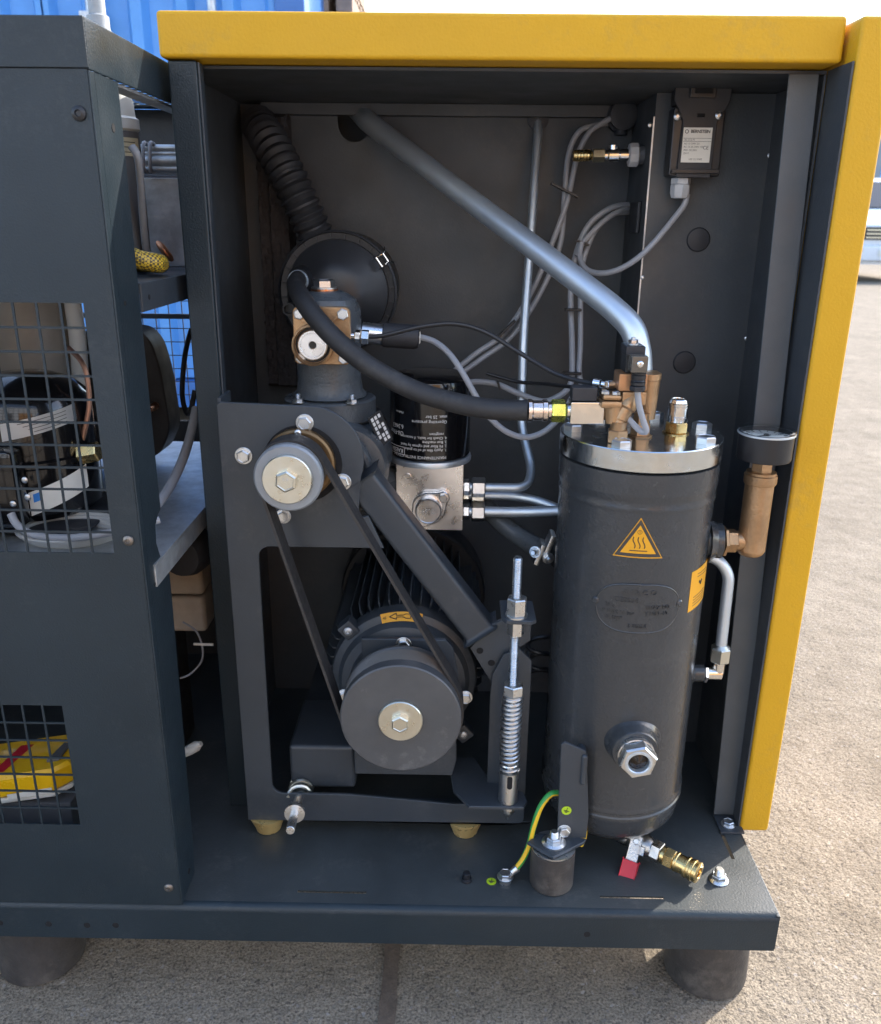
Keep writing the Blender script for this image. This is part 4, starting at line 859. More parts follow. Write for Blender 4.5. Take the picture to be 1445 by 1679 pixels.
b = MB(); b.cyl((rx, ry, zs0), (rx, ry, zs1), 0.0060); b.build('spring_core', ZN, t)
zt0 = P(833, 1312, ry).z
b = MB(); b.lathe([(0.0125, zt0), (0.0135, zt0 + 0.002), (0.0135, zs0 - 0.003), (0.0142, zs0 - 0.002), (0.0142, zs0 - 0.0005), (0.008, zs0)], (rx - 0.001, ry, 0), n=28); sl = b.build('slotted_sleeve', ZN, t)
b = MB()
p = P(836, 1284, 0.0862); poly = arc(p.x, p.z + 0.007, 0.0036, 0, 180, 6) + arc(p.x, p.z - 0.007, 0.0036, 180, 360, 6); b.prism(poly, XZ(0.0858), 0.0, 0.002); b.build('slot', BLK, sl)
# bottom lug plate under the rod, welded to the motor rocker
zl = zt0 - 0.0005
mot_lug = [(P(735, 1238, 0.16).x, 0.20), (0.045, 0.20), (0.062, 0.155), (0.113, 0.118), (0.116, 0.100), (0.110, 0.086), (0.034, 0.086), (0.012, 0.120)]
b = MB(); b.cyl((rx, ry, zl - 0.010), (rx, ry, zl - 0.0055), 0.0125); b.lathe([(0.010, 0), (0.009, 0.007), (0.004, 0.012), (0.0015, 0.021)], (rx, ry, zl - 0.010), (0, 0, -1), 16); b.build('rod_tip', ZN, t)
# ------------------------------------------------------------------ electric motor
mx, mz = -0.062, 0.440
t = motor = thing('electric_motor', 'slate finned electric motor behind the large grey pulley', 'motor', (mx, 0.34, ZB + 0.1))
b = MB(); b.lathe([(0.05, 0.0), (0.088, 0.004), (0.104, 0.012), (0.1065, 0.020), (0.1065, 0.036), (0.098, 0.040), (0.096, 0.30), (0.06, 0.302)], (mx, 0.178, mz), (0, 1, 0), 60); b.build('body', FRM, t)
b = MB(); b.lathe([(0.055, 0.0), (0.075, 0.001), (0.0775, 0.005), (0.0775, 0.012), (0.089, 0.016), (0.095, 0.026)], (mx, 0.158, mz), (0, 1, 0), 60); b.build('end_shield', FRM, t)
for k in range(30):
    a = R(-35 + 250 * k / 29); er = Vector((math.cos(a), 0, math.sin(a)))
    # cooling fins run along the body and stand straight up or sideways
    el = Vector((0, 0, 1)) if 42 < math.degrees(a) < 138 else (Vector((1, 0, 0)) if math.degrees(a) <= 42 else Vector((-1, 0, 0)))
    el = (er + el * 0.8).normalized()
    b = MB(); c0 = Vector((mx, 0, mz)) + er * 0.094
    b.prism([(0.222, 0.0), (0.475, 0.0), (0.475, 0.026), (0.235, 0.026), (0.222, 0.018)], lambda u, v, w_, c0=c0, el=el: Vector((c0.x, u, c0.z)) + el * v + el.cross(Vector((0, 1, 0))) * w_, -0.0011, 0.0011); b.build('cooling_fin', FRM, t)
b = MB(); b.lathe([(0.125, 0.0), (0.128, 0.004), (0.128, 0.060), (0.10, 0.065)], (mx, 0.478, mz), (0, 1, 0), 48); b.build('fan_cowl', PLA, t)
for px, py in ((571, 1035), (760, 1205)):
    p = P(px, py, 0.183); b = MB(); b.obox((p.x, 0.195, p.z), (1, 0, 0.9), (0, 1, 0), (-0.9, 0, 1), 0.012, 0.012, 0.012, 0.003); e_ = b.build('bolt_ear', FRM, t); screw(e_, (p.x, 0.1828, p.z), (0, -1, 0), 0.0065, GALV)
# adapter plate behind the pulley
poly = [(-0.132, 0.303), (0.010, 0.303), (0.016, 0.33), (0.014, 0.42), (0.016, 0.47), (0.008, 0.512), (-0.002, 0.5235), (-0.118, 0.5235), (-0.1185, 0.475), (-0.134, 0.44)]
b = MB(); b.prism(poly, XZ(0.148), 0.0, 0.008, 0.001); ad = b.build('adapter_plate', FRM, t)
p = P(662, 1056, 0.1478); bolt(ad, (p.x, 0.1478, p.z), (0, -1, 0), 0.0088, ZN); p = P(565, 1140, 0.1478); bolt(ad, (p.x, 0.1478, p.z), (0, -1, 0), 0.008, ZN); p = P(763, 1143, 0.16); bolt(ad, (p.x, 0.160, p.z), (0, -1, 0), 0.0085, ZN)
# rocker base: folded plate to the left, lug to the right
a, c = P(392 / 3.141 + 340, 1240, 0.17), P(552, 1310, 0.17)
b = MB(); b.box(-0.232, -0.1345, 0.168, 0.30, 0.262, 0.335, 0.006, 3); b.build('rocker_box', FRM, t)
b = MB(); b.box(-0.23, 0.02, 0.30, 0.46, 0.315, 0.325); b.build('rocker_plate', FRM, t)
b = MB(); b.prism(mot_lug, lambda u, v, w_: Vector((u, v, w_)), zl - 0.005, zl, 0.0008); b.build('rocker_lug', FRM, t)
# stickers with rotation arrow on the flange, curved on the top
fs = lambda u, v, w_: Vector((mx + (0.1069 + w_) * math.sin(u), 0.200 + v, mz + (0.1069 + w_) * math.cos(u)))
fs2 = lambda u, v, w_: Vector((mx + (0.1020 + w_) * math.sin(u), 0.188, mz + (0.1020 + w_) * math.cos(u)))
fs3 = lambda u, v, w_: Vector((mx, 0, mz)) + Vector((math.sin(u), 0, math.cos(u))) * (0.0955 + v * 0.75) + Vector((0, 0.1855 + (v - 0.002) * 0.55 - 0.0035, 0))
ribbon(fs3, -0.32, 0.26, lambda u: 0.0, lambda u: 0.0145, 18, 0.0, 'rotation_sticker', ORG, t)
fs4 = lambda u, v, w_: fs3(u, v, w_) + Vector((0, -0.0012, 0.0008))
b = MB()
for poly in ([(-0.20, 0.0075), (-0.10, 0.0028), (-0.10, 0.0062), (0.0, 0.0062), (0.03, 0.0042), (0.10, 0.0042), (0.10, 0.0108), (0.03, 0.0108), (0.0, 0.0088), (-0.10, 0.0088), (-0.10, 0.0122)],):
    n_ = len(poly)
    for (u0, v0), (u1, v1) in zip(poly, poly[1:] + poly[:1]):
        b.tube([fs4(u0, v0, 0), fs4(u1, v1, 0)], 0.0005, 6)
b.build('arrow_print', INK, t)
text('45', 0.006, lambda u, v, w_: fs4(-0.27 + u * 9, 0.007 + v, 0), 'print', INK, t)
# ------------------------------------------------------------------ pulleys and belt
bp = P(657, 1180, 0.070); sp = P(472, 785, 0.070)
t = thing('motor_pulley', 'large dark grey motor pulley with a bolted zinc washer', 'pulley', (bp.x, 0.10, bp.z - 0.08))
prof = [(0.03, 0.0), (0.0785, 0.0), (0.0803, 0.0015), (0.0803, 0.0125)]
for k in range(7): prof += [(0.0803, 0.0170 + k * 0.0046), (0.0750, 0.0193 + k * 0.0046)]
prof += [(0.0803, 0.052), (0.0803, 0.056), (0.03, 0.057)]
b = MB(); b.lathe(prof, (bp.x, 0.070, bp.z), (0, 1, 0), 90); b.build('wheel', PUL, t)
b = MB(); b.lathe([(0.0292, 0.0), (0.0295, 0.0008), (0.0295, 0.0038), (0.0285, 0.005), (0.011, 0.005)], (bp.x, 0.0698, bp.z), (0, -1, 0), 44); b.build('washer', ZNY, t)
bolt(t, (bp.x, 0.0648, bp.z), (0, -1, 0), 0.0125, ZNY, False, spin=0.52)
t = thing('compressor_pulley', 'small light grey drive pulley with a broad zinc washer', 'pulley', (sp.x, 0.10, sp.z - 0.04))
prof = [(0.025, 0.0), (0.0395, 0.0), (0.0418, 0.003), (0.0418, 0.012)]
for k in range(7): prof += [(0.0395, 0.013 + k * 0.0046), (0.0372, 0.0153 + k * 0.0046)]
prof += [(0.0395, 0.047), (0.0395, 0.052), (0.025, 0.053)]
b = MB(); b.lathe(prof, (sp.x, 0.070, sp.z), (0, 1, 0), 60); b.build('wheel', PULS, t)
b = MB(); b.lathe([(0.0298, 0.0), (0.0302, 0.0008), (0.0302, 0.0042), (0.0292, 0.0056), (0.011, 0.0056)], (sp.x, 0.0698, sp.z), (0, -1, 0), 44); b.build('washer', ZNY, t)
bolt(t, (sp.x, 0.0642, sp.z), (0, -1, 0), 0.0135, ZNY, False, spin=0.4)
text('8.8', 0.006, flat((sp.x, 0.0562, sp.z + 0.003)), 'stamp', GALV, t, depth=0.0002)
b = MB(); b.lathe([(0.042, 0.0), (0.0448, 0.002), (0.0455, 0.0095), (0.030, 0.0105)], (sp.x + 0.0035, 0.1275, sp.z + 0.001), (0, 1, 0), 48); b.build('seal_flange', mat('dark_bronze', (0.20, 0.125, 0.06), 0.4, 0.8, var=0.2, vscale=40), t)
b = MB(); b.lathe([(0.0505, 0.0), (0.0505, 0.0008)], (sp.x + 0.006, 0.1389, sp.z - 0.001), (0, 1, 0), 48); b.build('bearing_bore', BLK, t)  # black disc on the plate painting the dark gap around the flange
screw(t, (sp.x + 0.004, 0.1265, sp.z + 0.0425), (0, -1, 0), 0.0045, ZN)
# belt loop around both
c0, c1 = Vector((sp.x, 0, sp.z)), Vector((bp.x, 0, bp.z)); r0, r1 = 0.0398, 0.0800
dv = c1 - c0; D = dv.length; ang = math.atan2(dv.z, dv.x); be = math.acos((r0 - r1) / D)
loop = []
for k in range(31):
    a = ang + be + (2 * math.pi - 2 * be) * k / 30; loop.append((c0.x + r0 * math.cos(a), c0.z + r0 * math.sin(a)))
for k in range(37):
    a = ang - be + (2 * be) * k / 36; loop.append((c1.x + r1 * math.cos(a), c1.z + r1 * math.sin(a)))
b = MB(); N = len(loop)
cen = [(loop[k][0], loop[k][1]) for k in range(N)]
rings = []
for k in range(N):
    x_, z_ = cen[k]; cc = c0 if k <= 30 else c1; nrm = Vector((x_ - cc.x, 0, z_ - cc.z)).normalized()
    row = []
    for wv, hv in ((0.0, 0.0), (0.0, 0.0036), (0.0315, 0.0036), (0.0315, 0.0)): row.append(b.bm.verts.new((x_ + nrm.x * hv, 0.0855 + wv, z_ + nrm.z * hv)))
    rings.append(row)
for k in range(N):
    a_, c_ = rings[k], rings[(k + 1) % N]
    for j in range(4): b.bm.faces.new((a_[j], a_[(j + 1) % 4], c_[(j + 1) % 4], c_[j]))
b.build('drive_belt', BELT, None, 'flat black ribbed belt running between the two grey pulleys', 'belt', sharp=25)
# small spring bolt at the lower left of the frame
t = thing('spring_bolt', 'zinc bolt with short spring through the frame bottom rail', 'bolt', P(485, 1320, 0.12))
a, e = P(501, 1266, 0.212), P(476, 1362, 0.058); d = (e - a).normalized()
b = MB(); b.cyl(a, e, 0.0062, n=18); b.build('shank', ZN, t)
x_, y_, z_ = basis(d); b = MB(); pts_ = []
for k in range(5 * 14 + 1):
    aa = 2 * math.pi * k / 14; pts_.append(a + d * (0.070 * k / 70) + (x_ * math.cos(aa) + y_ * math.sin(aa)) * 0.0160)
b.tube(pts_, 0.0032, 8); b.build('spring', ZNY, t)
q = a + d * (e - a).length * 0.72; b = MB(); b.lathe([(0.0145, 0), (0.0145, 0.003), (0.007, 0.0035)], q, d, 24); b.hexn(q - d * 0.012, q, 0.0125); b.build('nut', ZN, t)

# ------------------------------------------------------------------ separator tank
TX, TY, TR = 0.2455, 0.170, 0.1000
t = tank = thing('separator_tank', 'tall slate pressure tank with flanged steel top and orange warning triangle', 'tank', (TX, TY, 0.22))
b = MB(); b.lathe([(0.020, 0.232), (0.060, 0.235), (0.085, 0.247), (0.096, 0.262), (0.0995, 0.280), (0.1005, 0.287), (0.1018, 0.289), (0.1018, 0.294), (0.1003, 0.296), (0.1003, 0.300), (0.1018, 0.302), (0.1018, 0.307), (TR, 0.310), (TR, 0.735), (TR + 0.0012, 0.739), (TR + 0.0012, 0.744), (TR, 0.748), (TR + 0.0008, 0.752), (TR + 0.0015, 0.757), (TR + 0.002, 0.760), (TR + 0.002, 0.786), (0.09, 0.788)], (TX, TY, 0), n=96)
b.build('shell', TANK, t)
lid_ = MB(); lid_.lathe([(0.095, 0.7885), (0.1022, 0.7893), (0.1030, 0.7902), (0.1030, 0.8145), (0.1020, 0.8157), (0.0, 0.8158)], (TX, TY, 0), n=96); lid_ = lid_.build('top_flange', LIDM, t)
ZT = 0.8158
for a in (178, 243, 322, 14, 66, 120):
    a = R(a); bolt(lid_, (TX + 0.0865 * math.cos(a), TY + 0.0865 * math.sin(a), ZT), (0, 0, 1), 0.0128, ZN, False)
# warning triangle
tri = cylmap(TX, TY, 0.682, TR, R(-7.5))
def tri_r(half, h, z0, w_, name, m_): ribbon(tri, -half, half, lambda u: z0, lambda u: z0 + h * max(0.0, min(1.0, (1 - abs(u) / half) * 1.0)) , 24, w_, name, m_, t)
tri_r(0.0305, 0.0525, -0.0015, 0.0004, 'triangle_rim', ORG); tri_r(0.0285, 0.049, 0.0, 0.0008, 'triangle_border', DKB); tri_r(0.0215, 0.037, 0.0045, 0.0012, 'triangle_field', ORG)
b = MB()
for k in (-1, 0, 1): b.tube([tri(k * 0.0058 + 0.0016 * math.sin(v * 5.2 + 0.6), 0.0115 + 0.0145 * v, 0.0012) for v in [i / 10 for i in range(11)]], 0.00065, 6)
b.tube([tri(-0.0105 + 0.0021 * i, 0.0082, 0.0012) for i in range(11)], 0.0006, 6)
b.tube([tri(0.0026 * math.cos(i * math.pi / 8), 0.0325 + 0.0026 * math.sin(i * math.pi / 8), 0.0012) for i in range(16)], 0.0003, 6, closed=True)
b.build('heat_symbol', INK, t); text('2', 0.0038, lambda u, v, w_: tri(u, v + 0.0325, 0.0016), 'print', INK, t)
# embossed oval plate
pm = cylmap(TX, TY, 0.612, TR, R(-3.5))
poly = arc(0.026, 0.0, 0.030, -68, 68, 12) + arc(-0.026, 0.0, 0.030, 112, 248, 12)
b = MB()
ov = lambda u: 0.033 * math.sqrt(max(0.0, 1 - (abs(u) / 0.054) ** 3.2))
prev = None
for i in range(41):
    u = -0.054 + 0.108 * i / 40; c = (b.bm.verts.new(pm(u, -ov(u) - 1e-4, 0.0016)), b.bm.verts.new(pm(u, ov(u) + 1e-4, 0.0016)))
    if prev: b.bm.faces.new((prev[0], c[0], c[1], prev[1]))
    prev = c
npl = b.build('name_plate', TANK, t)
b = MB(); b.tube([pm(-0.054 + 0.108 * i / 40, ov(-0.054 + 0.108 * i / 40), 0.001) for i in range(41)] + [pm(0.054 - 0.108 * i / 40, -ov(0.054 - 0.108 * i / 40), 0.001) for i in range(1, 40)], 0.0012, 6, closed=True)
b.build('plate_edge', TANK, npl)
for u, v, s_, txt, al in ((0, 0.0225, 0.010, 'A I R C O', 'CENTER'), (-0.031, 0.0115, 0.0095, 'CE0036', 'LEFT'), (-0.042, 0.0025, 0.0068, '25 L', 'LEFT'), (0.008, 0.0025, 0.0068, 'TMAX 110', 'LEFT'), (-0.045, -0.006, 0.0068, 'P MAX 11 bar', 'LEFT'), (0.008, -0.006, 0.0068, 'T MIN -10', 'LEFT'), (-0.040, -0.0145, 0.0068, 'N 0817', 'LEFT'), (0.0, -0.0235, 0.0068, '2 0220.0', 'CENTER')):
    text(txt, s_, lambda a, c_, w_, u=u, v=v: pm(u + a, v + c_, 0.0017 + max(0, w_)), 'embossed_text', TANK, npl, depth=0.0013, align=al)
for sx in (-1, 1):
    b = MB(); b.lathe([(0.005, -0.001), (0.005, 0.002), (0.003, 0.0035)], pm(sx * 0.0545, 0.004, 0.0), (sx * 0.5, -0.85, 0), 12); b.build('weld_tab', TANK, npl)
# orange label on the right flank
lm = cylmap(TX, TY, 0.628, TR, R(52)); ribbon(lm, -0.024, 0.026, lambda u: -0.028 + u * 0.1, lambda u: 0.028 + u * 0.1, 12, 0.0004, 'orange_label', ORG, t)
b = MB()
for k in range(4): b.tube([lm(-0.015 + 0.003 * i, -0.010 - k * 0.004 + (-0.015 + 0.003 * i) * 0.1, 0.0005) for i in range(12)], 0.0004, 5)
for k in range(2): b.tube([lm(-0.010 + 0.003 * i, 0.020 - k * 0.004, 0.0005) for i in range(11)], 0.0004, 5)
b.tube([lm(-0.004 + 0.001 * i, 0.006 + 0.003 * math.sin(i * 1.1), 0.0005) for i in range(9)], 0.0009, 5); b.build('label_print', INK, t)
# sight glass boss
sg = Vector((TX + 0.004, TY, 0.418)); ax = Vector((-0.01, -1, -0.03)).normalized()
b = MB(); b.lathe([(0.040, 0.088), (0.0365, 0.096), (0.034, 0.102), (0.0325, 0.106), (0.0310, 0.116), (0.0295, 0.1185), (0.02, 0.119)], sg, ax, 44); b.build('boss', TANK, t)
b = MB(); b.lathe([(0.0238, 0.1192), (0.0242, 0.1200), (0.0242, 0.1255), (0.0224, 0.1260)], sg, ax, 36, cap=False); b.lathe([(0.0238, 0.1258), (0.0251, 0.1275), (0.0251, 0.1395), (0.0231, 0.1420), (0.0164, 0.1420), (0.0162, 0.1405), (0.0162, 0.1290)], sg, ax, 6 * 1, cap=False, ph=0.25); b.build('sight_nut', ZN, t)
b = MB(); b.lathe([(0.0176, 0.1418), (0.0174, 0.1428), (0.0145, 0.1430), (0.0136, 0.1420), (0.0130, 0.1325)], sg, ax, 30, cap=False); b.build('sight_rim', GAL, t)
b = MB(); b.lathe([(0.0127, 0.1332), (0.0127, 0.1358), (0.0, 0.1422)], sg, ax, 24); b.build('glass', mat('oily_glass', (0.020, 0.013, 0.008), 0.25, var=0.5, vscale=90, spec=0.35), t)
# right boss for the gauge elbow, lower boss for the drain tube
b = MB(); b.cyl((TX + 0.090, 0.15, 0.676), (TX + 0.113, 0.148, 0.676), 0.0235, n=32); b.lathe([(0.032, 0.0), (0.027, 0.006), (0.0235, 0.012)], (TX + 0.093, 0.15, 0.676), (1, 0, 0), 28); b.build('gauge_boss', TANK, t)
zq2 = P(1155, 1103, 0.17).z; b = MB(); b.cyl((TX + 0.094, 0.17, zq2), (TX + 0.118, 0.17, zq2), 0.0125, n=24); b.lathe([(0.02, 0), (0.013, 0.006)], (TX + 0.098, 0.17, zq2), (1, 0, 0), 20); b.build('tube_boss', TANK, t)
# foot bracket
bx0, bx1 = P(931, 1300, 0.07).x, P(972, 1300, 0.07).x
poly = [(0.156, 0.264), (0.196, 0.264), (0.197, 0.30), (0.188, 0.40), (0.186, 0.405), (0.158, 0.418), (0.153, 0.414)]
b = MB(); b.prism(poly, lambda u, v, w_: Vector((u, 0.066 + w_, v)), 0.0, 0.005, 0.0008); fb = b.build('foot_bracket', FRM, t)
b = MB(); b.box(0.181, 0.190, 0.062, 0.105, 0.352, 0.400, 0.004, 3); b.build('bracket_lip', FRM, fb)
b = MB(); b.prism([(0.1135, 0.056), (0.146, 0.028), (0.192, 0.058), (0.196, 0.0655), (0.157, 0.072), (0.13, 0.0745)], lambda u, v, w_: Vector((u, v, w_)), 0.2595, 0.2645, 0.0008); b.build('bracket_foot', FRM, fb)
p = P(925, 1362, 0.0655); bolt(fb, (p.x, 0.0658, p.z), (0, -1, 0), 0.0078, ZN)
def earth(pos, en, ev, par):
    eu = Vector(ev).cross(Vector(en)); b = MB(); b.lathe([(0.0068, 0), (0.0068, 0.0004)], pos, en, 24); e_ = b.build('earth_sticker', GRNL, par)
    f_ = flat(Vector(pos) + Vector(en) * 0.0007, eu, ev, en); b = MB(); b.tube([f_(0, 0.005, 0), f_(0, 0, 0)], 0.0004, 6)
    for k, hw in enumerate((0.0042, 0.0028, 0.0014)): b.tube([f_(-hw, -0.0014 * k, 0), f_(hw, -0.0014 * k, 0)], 0.0004, 6)
    b.build('earth_symbol', INK, e_)
p = P(929, 1329, 0.0655); earth((p.x, 0.0656, p.z), (0, -1, 0), (0.3, 0, 0.95), fb)
p = P(806, 1446, 0.0535); earth((p.x, 0.0545, ZB + 0.0003), (0, 0, 1), (0.2, 0.97, 0), base)
# rubber mount
t = thing('rubber_mount', 'dark rubber buffer with stud and nut under the tank bracket', 'rubber mount', (0.150, 0.058, ZB))
b = MB(); b.lathe([(0.029, 0.0), (0.0305, 0.002), (0.0305, 0.056), (0.030, 0.058)], (0.150, 0.058, ZB + 0.0003), n=40); b.build('buffer', RUBF, t)
b = MB(); b.lathe([(0.0296, 0.0), (0.0300, 0.0008), (0.0300, 0.0028), (0.012, 0.0034)], (0.150, 0.058, 0.2556), n=40); b.build('cap_plate', ZN, t)
b = MB(); b.lathe([(0.0165, 0), (0.0165, 0.0022), (0.0135, 0.004), (0.013, 0.0045)], (0.150, 0.055, 0.2648), n=28); b.build('washer', ZN, t)
bolt(t, (0.150, 0.055, 0.268), (0, 0, 1), 0.0105, ZN, False, True, name='stud_nut')
# ------------------------------------------------------------------ gauge on bronze elbow
gx, gy = 0.3985, 0.148
t = thing('pressure_gauge', 'black rimmed pressure gauge on a bronze elbow beside the tank', 'gauge', (gx, gy, 0.66))
b = MB(); b.hexn((TX + 0.1135, 0.148, 0.676), (TX + 0.119, 0.148, 0.676), 0.0205); b.lathe([(0.0155, 0.0), (0.0155, 0.012), (0.0135, 0.014)], (TX + 0.119, 0.148, 0.676), (1, 0, 0), 6); b.cyl((TX + 0.131, 0.148, 0.676), (gx, gy, 0.676), 0.013); b.build('elbow_inlet', BRZ, t)
b = MB(); b.tube(spline([(gx, gy, 0.6555), (gx, gy, 0.6580), (gx, gy, 0.664), (gx, gy, 0.675), (gx, gy, 0.755)], 6), [0.004, 0.007, 0.009, 0.0105, 0.012, 0.0132, 0.0142, 0.0150, 0.0157, 0.0163, 0.0168, 0.0172] + [0.0180] * 13, 28); b.build('elbow_body', BRZ, t)
b = MB(); b.lathe([(0.0195, 0.755), (0.0205, 0.757), (0.0205, 0.767), (0.0185, 0.768), (0.0185, 0.771), (0.012, 0.772)], (gx, gy, 0), n=28); b.lathe([(0.0135, 0.772), (0.0135, 0.785), (0.010, 0.786)], (gx, gy, 0), n=6, ph=0.2); b.build('adapter', BRZ, t)
b = MB(); b.lathe([(0.012, 0.7865), (0.0325, 0.788), (0.0335, 0.790), (0.0338, 0.822), (0.0325, 0.823), (0.031, 0.823), (0.031, 0.817), (0.0, 0.8168)], (gx, gy, 0), n=48); b.build('case', PLA, t)
b = MB(); b.lathe([(0.0309, 0.8172), (0.0309, 0.8176), (0.0, 0.8177)], (gx, gy, 0), n=40); dial = b.build('dial', OFFW, t)
b = MB()
for k in range(13):
    a = R(225 - 270 * k / 12); b.tube([(gx + 0.022 * math.cos(a), gy + 0.022 * math.sin(a), 0.8182), (gx + 0.027 * math.cos(a), gy + 0.027 * math.sin(a), 0.8182)], 0.0005, 5)
b.tube([(gx + 0.004, gy - 0.003, 0.8195), (gx - 0.019, gy - 0.012, 0.8195)], 0.0006, 6); b.lathe([(0.0035, 0), (0.003, 0.002)], (gx, gy, 0.8182), n=14); b.build('needle', INK, dial)
for k, s_ in enumerate(('0', '4', '8', '12', '16')):
    a = R(225 - 270 * k / 4); text(s_, 0.006, flat((gx + 0.0175 * math.cos(a), gy + 0.0175 * math.sin(a), 0.8181), (1, 0, 0), (0, 1, 0), (0, 0, 1)), 'numeral', INK, dial)
b = MB(); b.lathe([(0.0340, 0.8200), (0.0352, 0.8205), (0.0352, 0.8225), (0.0340, 0.8230)], (gx, gy, 0), n=48, cap=False); b.build('bezel', GAL, t)
b = MB(); b.lathe([(0.0345, 0.8195), (0.0348, 0.8255), (0.0335, 0.8270), (0.0, 0.8274), (0.0, 0.8258), (0.0320, 0.8254), (0.0322, 0.8235)], (gx, gy, 0), n=48, cap=False); b.build('lens', GLS, t)
# side tube with union
t = thing('return_tube', 'bent steel return tube with union nut on the tank flank', 'pipe', (0.385, 0.17, 0.45))
path = fillet([(TX + 0.085, 0.185, 0.640), (TX + 0.118, 0.175, 0.642), (0.3825, 0.17, 0.620), (0.3845, 0.17, 0.49)], 0.022, 8)
b = MB(); b.tube(path, 0.0078, 16); b.build('pipe', GAL, t)
b = MB(); b.hexn((0.3845, 0.17, 0.486), (0.3845, 0.17, 0.508), 0.0142, 0.3); b.lathe([(0.0125, 0.508), (0.0085, 0.512)], (0.3845, 0.17, 0), n=18); b.build('union_nut', ZNY, t)
b = MB(); b.cyl((0.3845, 0.17, zq2), (0.3845, 0.17, 0.486), 0.0090); b.cyl((TX + 0.118, 0.17, zq2), (0.389, 0.17, zq2), 0.0098); b.hexn((TX + 0.1182, 0.17, zq2), (TX + 0.124, 0.17, zq2), 0.0135); b.build('elbow', CHR, t)
# ------------------------------------------------------------------ on the tank top
t = thing('minimum_pressure_valve', 'cast bronze valve with black solenoid coil on the tank top', 'valve', (0.225, 0.15, ZT))
ex_ = lambda px, py, Y: P(px, py, Y)
vx, vy = 0.2045, 0.113
b = MB(); b.lathe([(0.0115, 0), (0.0130, 0.001), (0.0130, 0.0150), (0.0115, 0.016)], (vx, vy, ZT), n=6, ph=0.4); b.lathe([(0.0095, 0.016), (0.0098, 0.020), (0.0108, 0.026)], (vx, vy, ZT), n=22); b.build('inlet_nut', BRZ, t)
b = MB(); b.tube(spline([(vx, vy, ZT + 0.020), (vx + 0.001, vy + 0.002, ZT + 0.028), (vx + 0.008, vy + 0.004, ZT + 0.042), (vx + 0.014, vy + 0.008, ZT + 0.052)]), [0.0092] * 8 + [0.0102] * 8 + [0.0122] * 9, 20); b.build('neck', BRZ, t)
b = MB(); b.cyl((vx - 0.0055, vy + 0.003, ZT + 0.022), (vx - 0.0055, vy + 0.006, ZT + 0.045), 0.0095, 0.0125); b.build('side_column', BRZ, t)
b = MB(); b.box(vx - 0.024, vx + 0.002, vy - 0.007, vy + 0.028, ZT + 0.0425, ZT + 0.0515, 0.003); b.build('valve_flange', BRZ, t)
b = MB(); b.box(vx - 0.022, vx + 0.001, vy - 0.005, vy + 0.026, ZT + 0.0520, ZT + 0.0590, 0.003); b.build('valve_cap', BRZ, t)
for dx, dy in ((-0.018, 0.003), (-0.006, -0.001), (-0.018, 0.022)): bolt(t, (vx + dx, vy + dy, ZT + 0.0590), (0, 0, 1), 0.0052, ZN, False)
b = MB(); b.box(vx + 0.0015, vx + 0.0305, vy - 0.003, vy + 0.034, ZT + 0.046, ZT + 0.0625, 0.002); b.build('solenoid_base', BRZ, t)
b = MB(); b.box(vx - 0.004, vx + 0.0305, vy - 0.002, vy + 0.033, ZT + 0.0630, ZT + 0.0840, 0.002); b.build('solenoid_block', mat('bronze_bright', (0.46, 0.26, 0.14), 0.42, 0.8, bump=0.3, bscale=350, var=0.2, vscale=25), t)
b = MB(); b.tube([(vx + 0.044, vy + 0.046, ZT + 0.020), (vx + 0.044, vy + 0.046, ZT + 0.070)], [0.0105, 0.0130], 24); b.build('outlet_column', BRZ, t)
b = MB(); b.lathe([(0.012, 0.0), (0.0138, 0.002), (0.0138, 0.009), (0.0085, 0.012)], (vx + 0.044, vy + 0.046, ZT + 0.068), n=26); b.build('outlet_cap', BRZ, t)
b = MB(); b.lathe([(0.0150, 0.0), (0.0158, 0.0012), (0.0158, 0.002), (0.012, 0.003), (0.0118, 0.016), (0.0098, 0.018), (0.0098, 0.030)], (vx + 0.034, vy + 0.030, ZT), n=6); b.build('outlet_nut', BRZ, t)
sx_ = vx + 0.0135
b = MB(); b.box(sx_ - 0.0105, sx_ + 0.0110, vy + 0.001, vy + 0.032, ZT + 0.0845, ZT + 0.1165, 0.0012); coil = b.build('coil', PLA, t)
b = MB(); b.box(sx_ - 0.0112, sx_ + 0.0117, vy + 0.000, vy + 0.0328, ZT + 0.1050, ZT + 0.1160, 0.001); b.build('coil_shoulder', PLM, coil)
b = MB(); b.lathe([(0.0068, 0.1166), (0.0068, 0.1178)], (sx_ - 0.001, vy + 0.014, ZT), n=20); b.hexn((sx_ - 0.001, vy + 0.014, ZT + 0.1178), (sx_ - 0.001, vy + 0.014, ZT + 0.1225), 0.0058); b.cyl((sx_ - 0.001, vy + 0.014, ZT + 0.1225), (sx_ - 0.001, vy + 0.014, ZT + 0.125), 0.0025); b.build('coil_nut', ZN, coil)
b = MB(); b.box(sx_ - 0.0085, sx_ + 0.0110, vy - 0.0225, vy - 0.0003, ZT + 0.0885, ZT + 0.1080, 0.0018); b.build('plug', mat('smoked_plastic', (0.10, 0.09, 0.075), 0.18, coat=0.4), coil)
screw(coil, (sx_ + 0.0015, vy - 0.0227, ZT + 0.099), (0, -1, 0), 0.0040, CHR)
gx_, gy_ = sx_ + 0.0030, vy - 0.013
b = MB(); b.lathe([(0.0065, 0.0), (0.0088, 0.0008), (0.0088, 0.004), (0.0080, 0.0045), (0.0088, 0.0055), (0.0080, 0.0068), (0.0088, 0.008), (0.0088, 0.012), (0.0078, 0.0125), (0.0086, 0.0140), (0.0086, 0.0155)], (gx_, gy_, ZT + 0.0725), n=22); b.build('gland_body', PLA, coil)
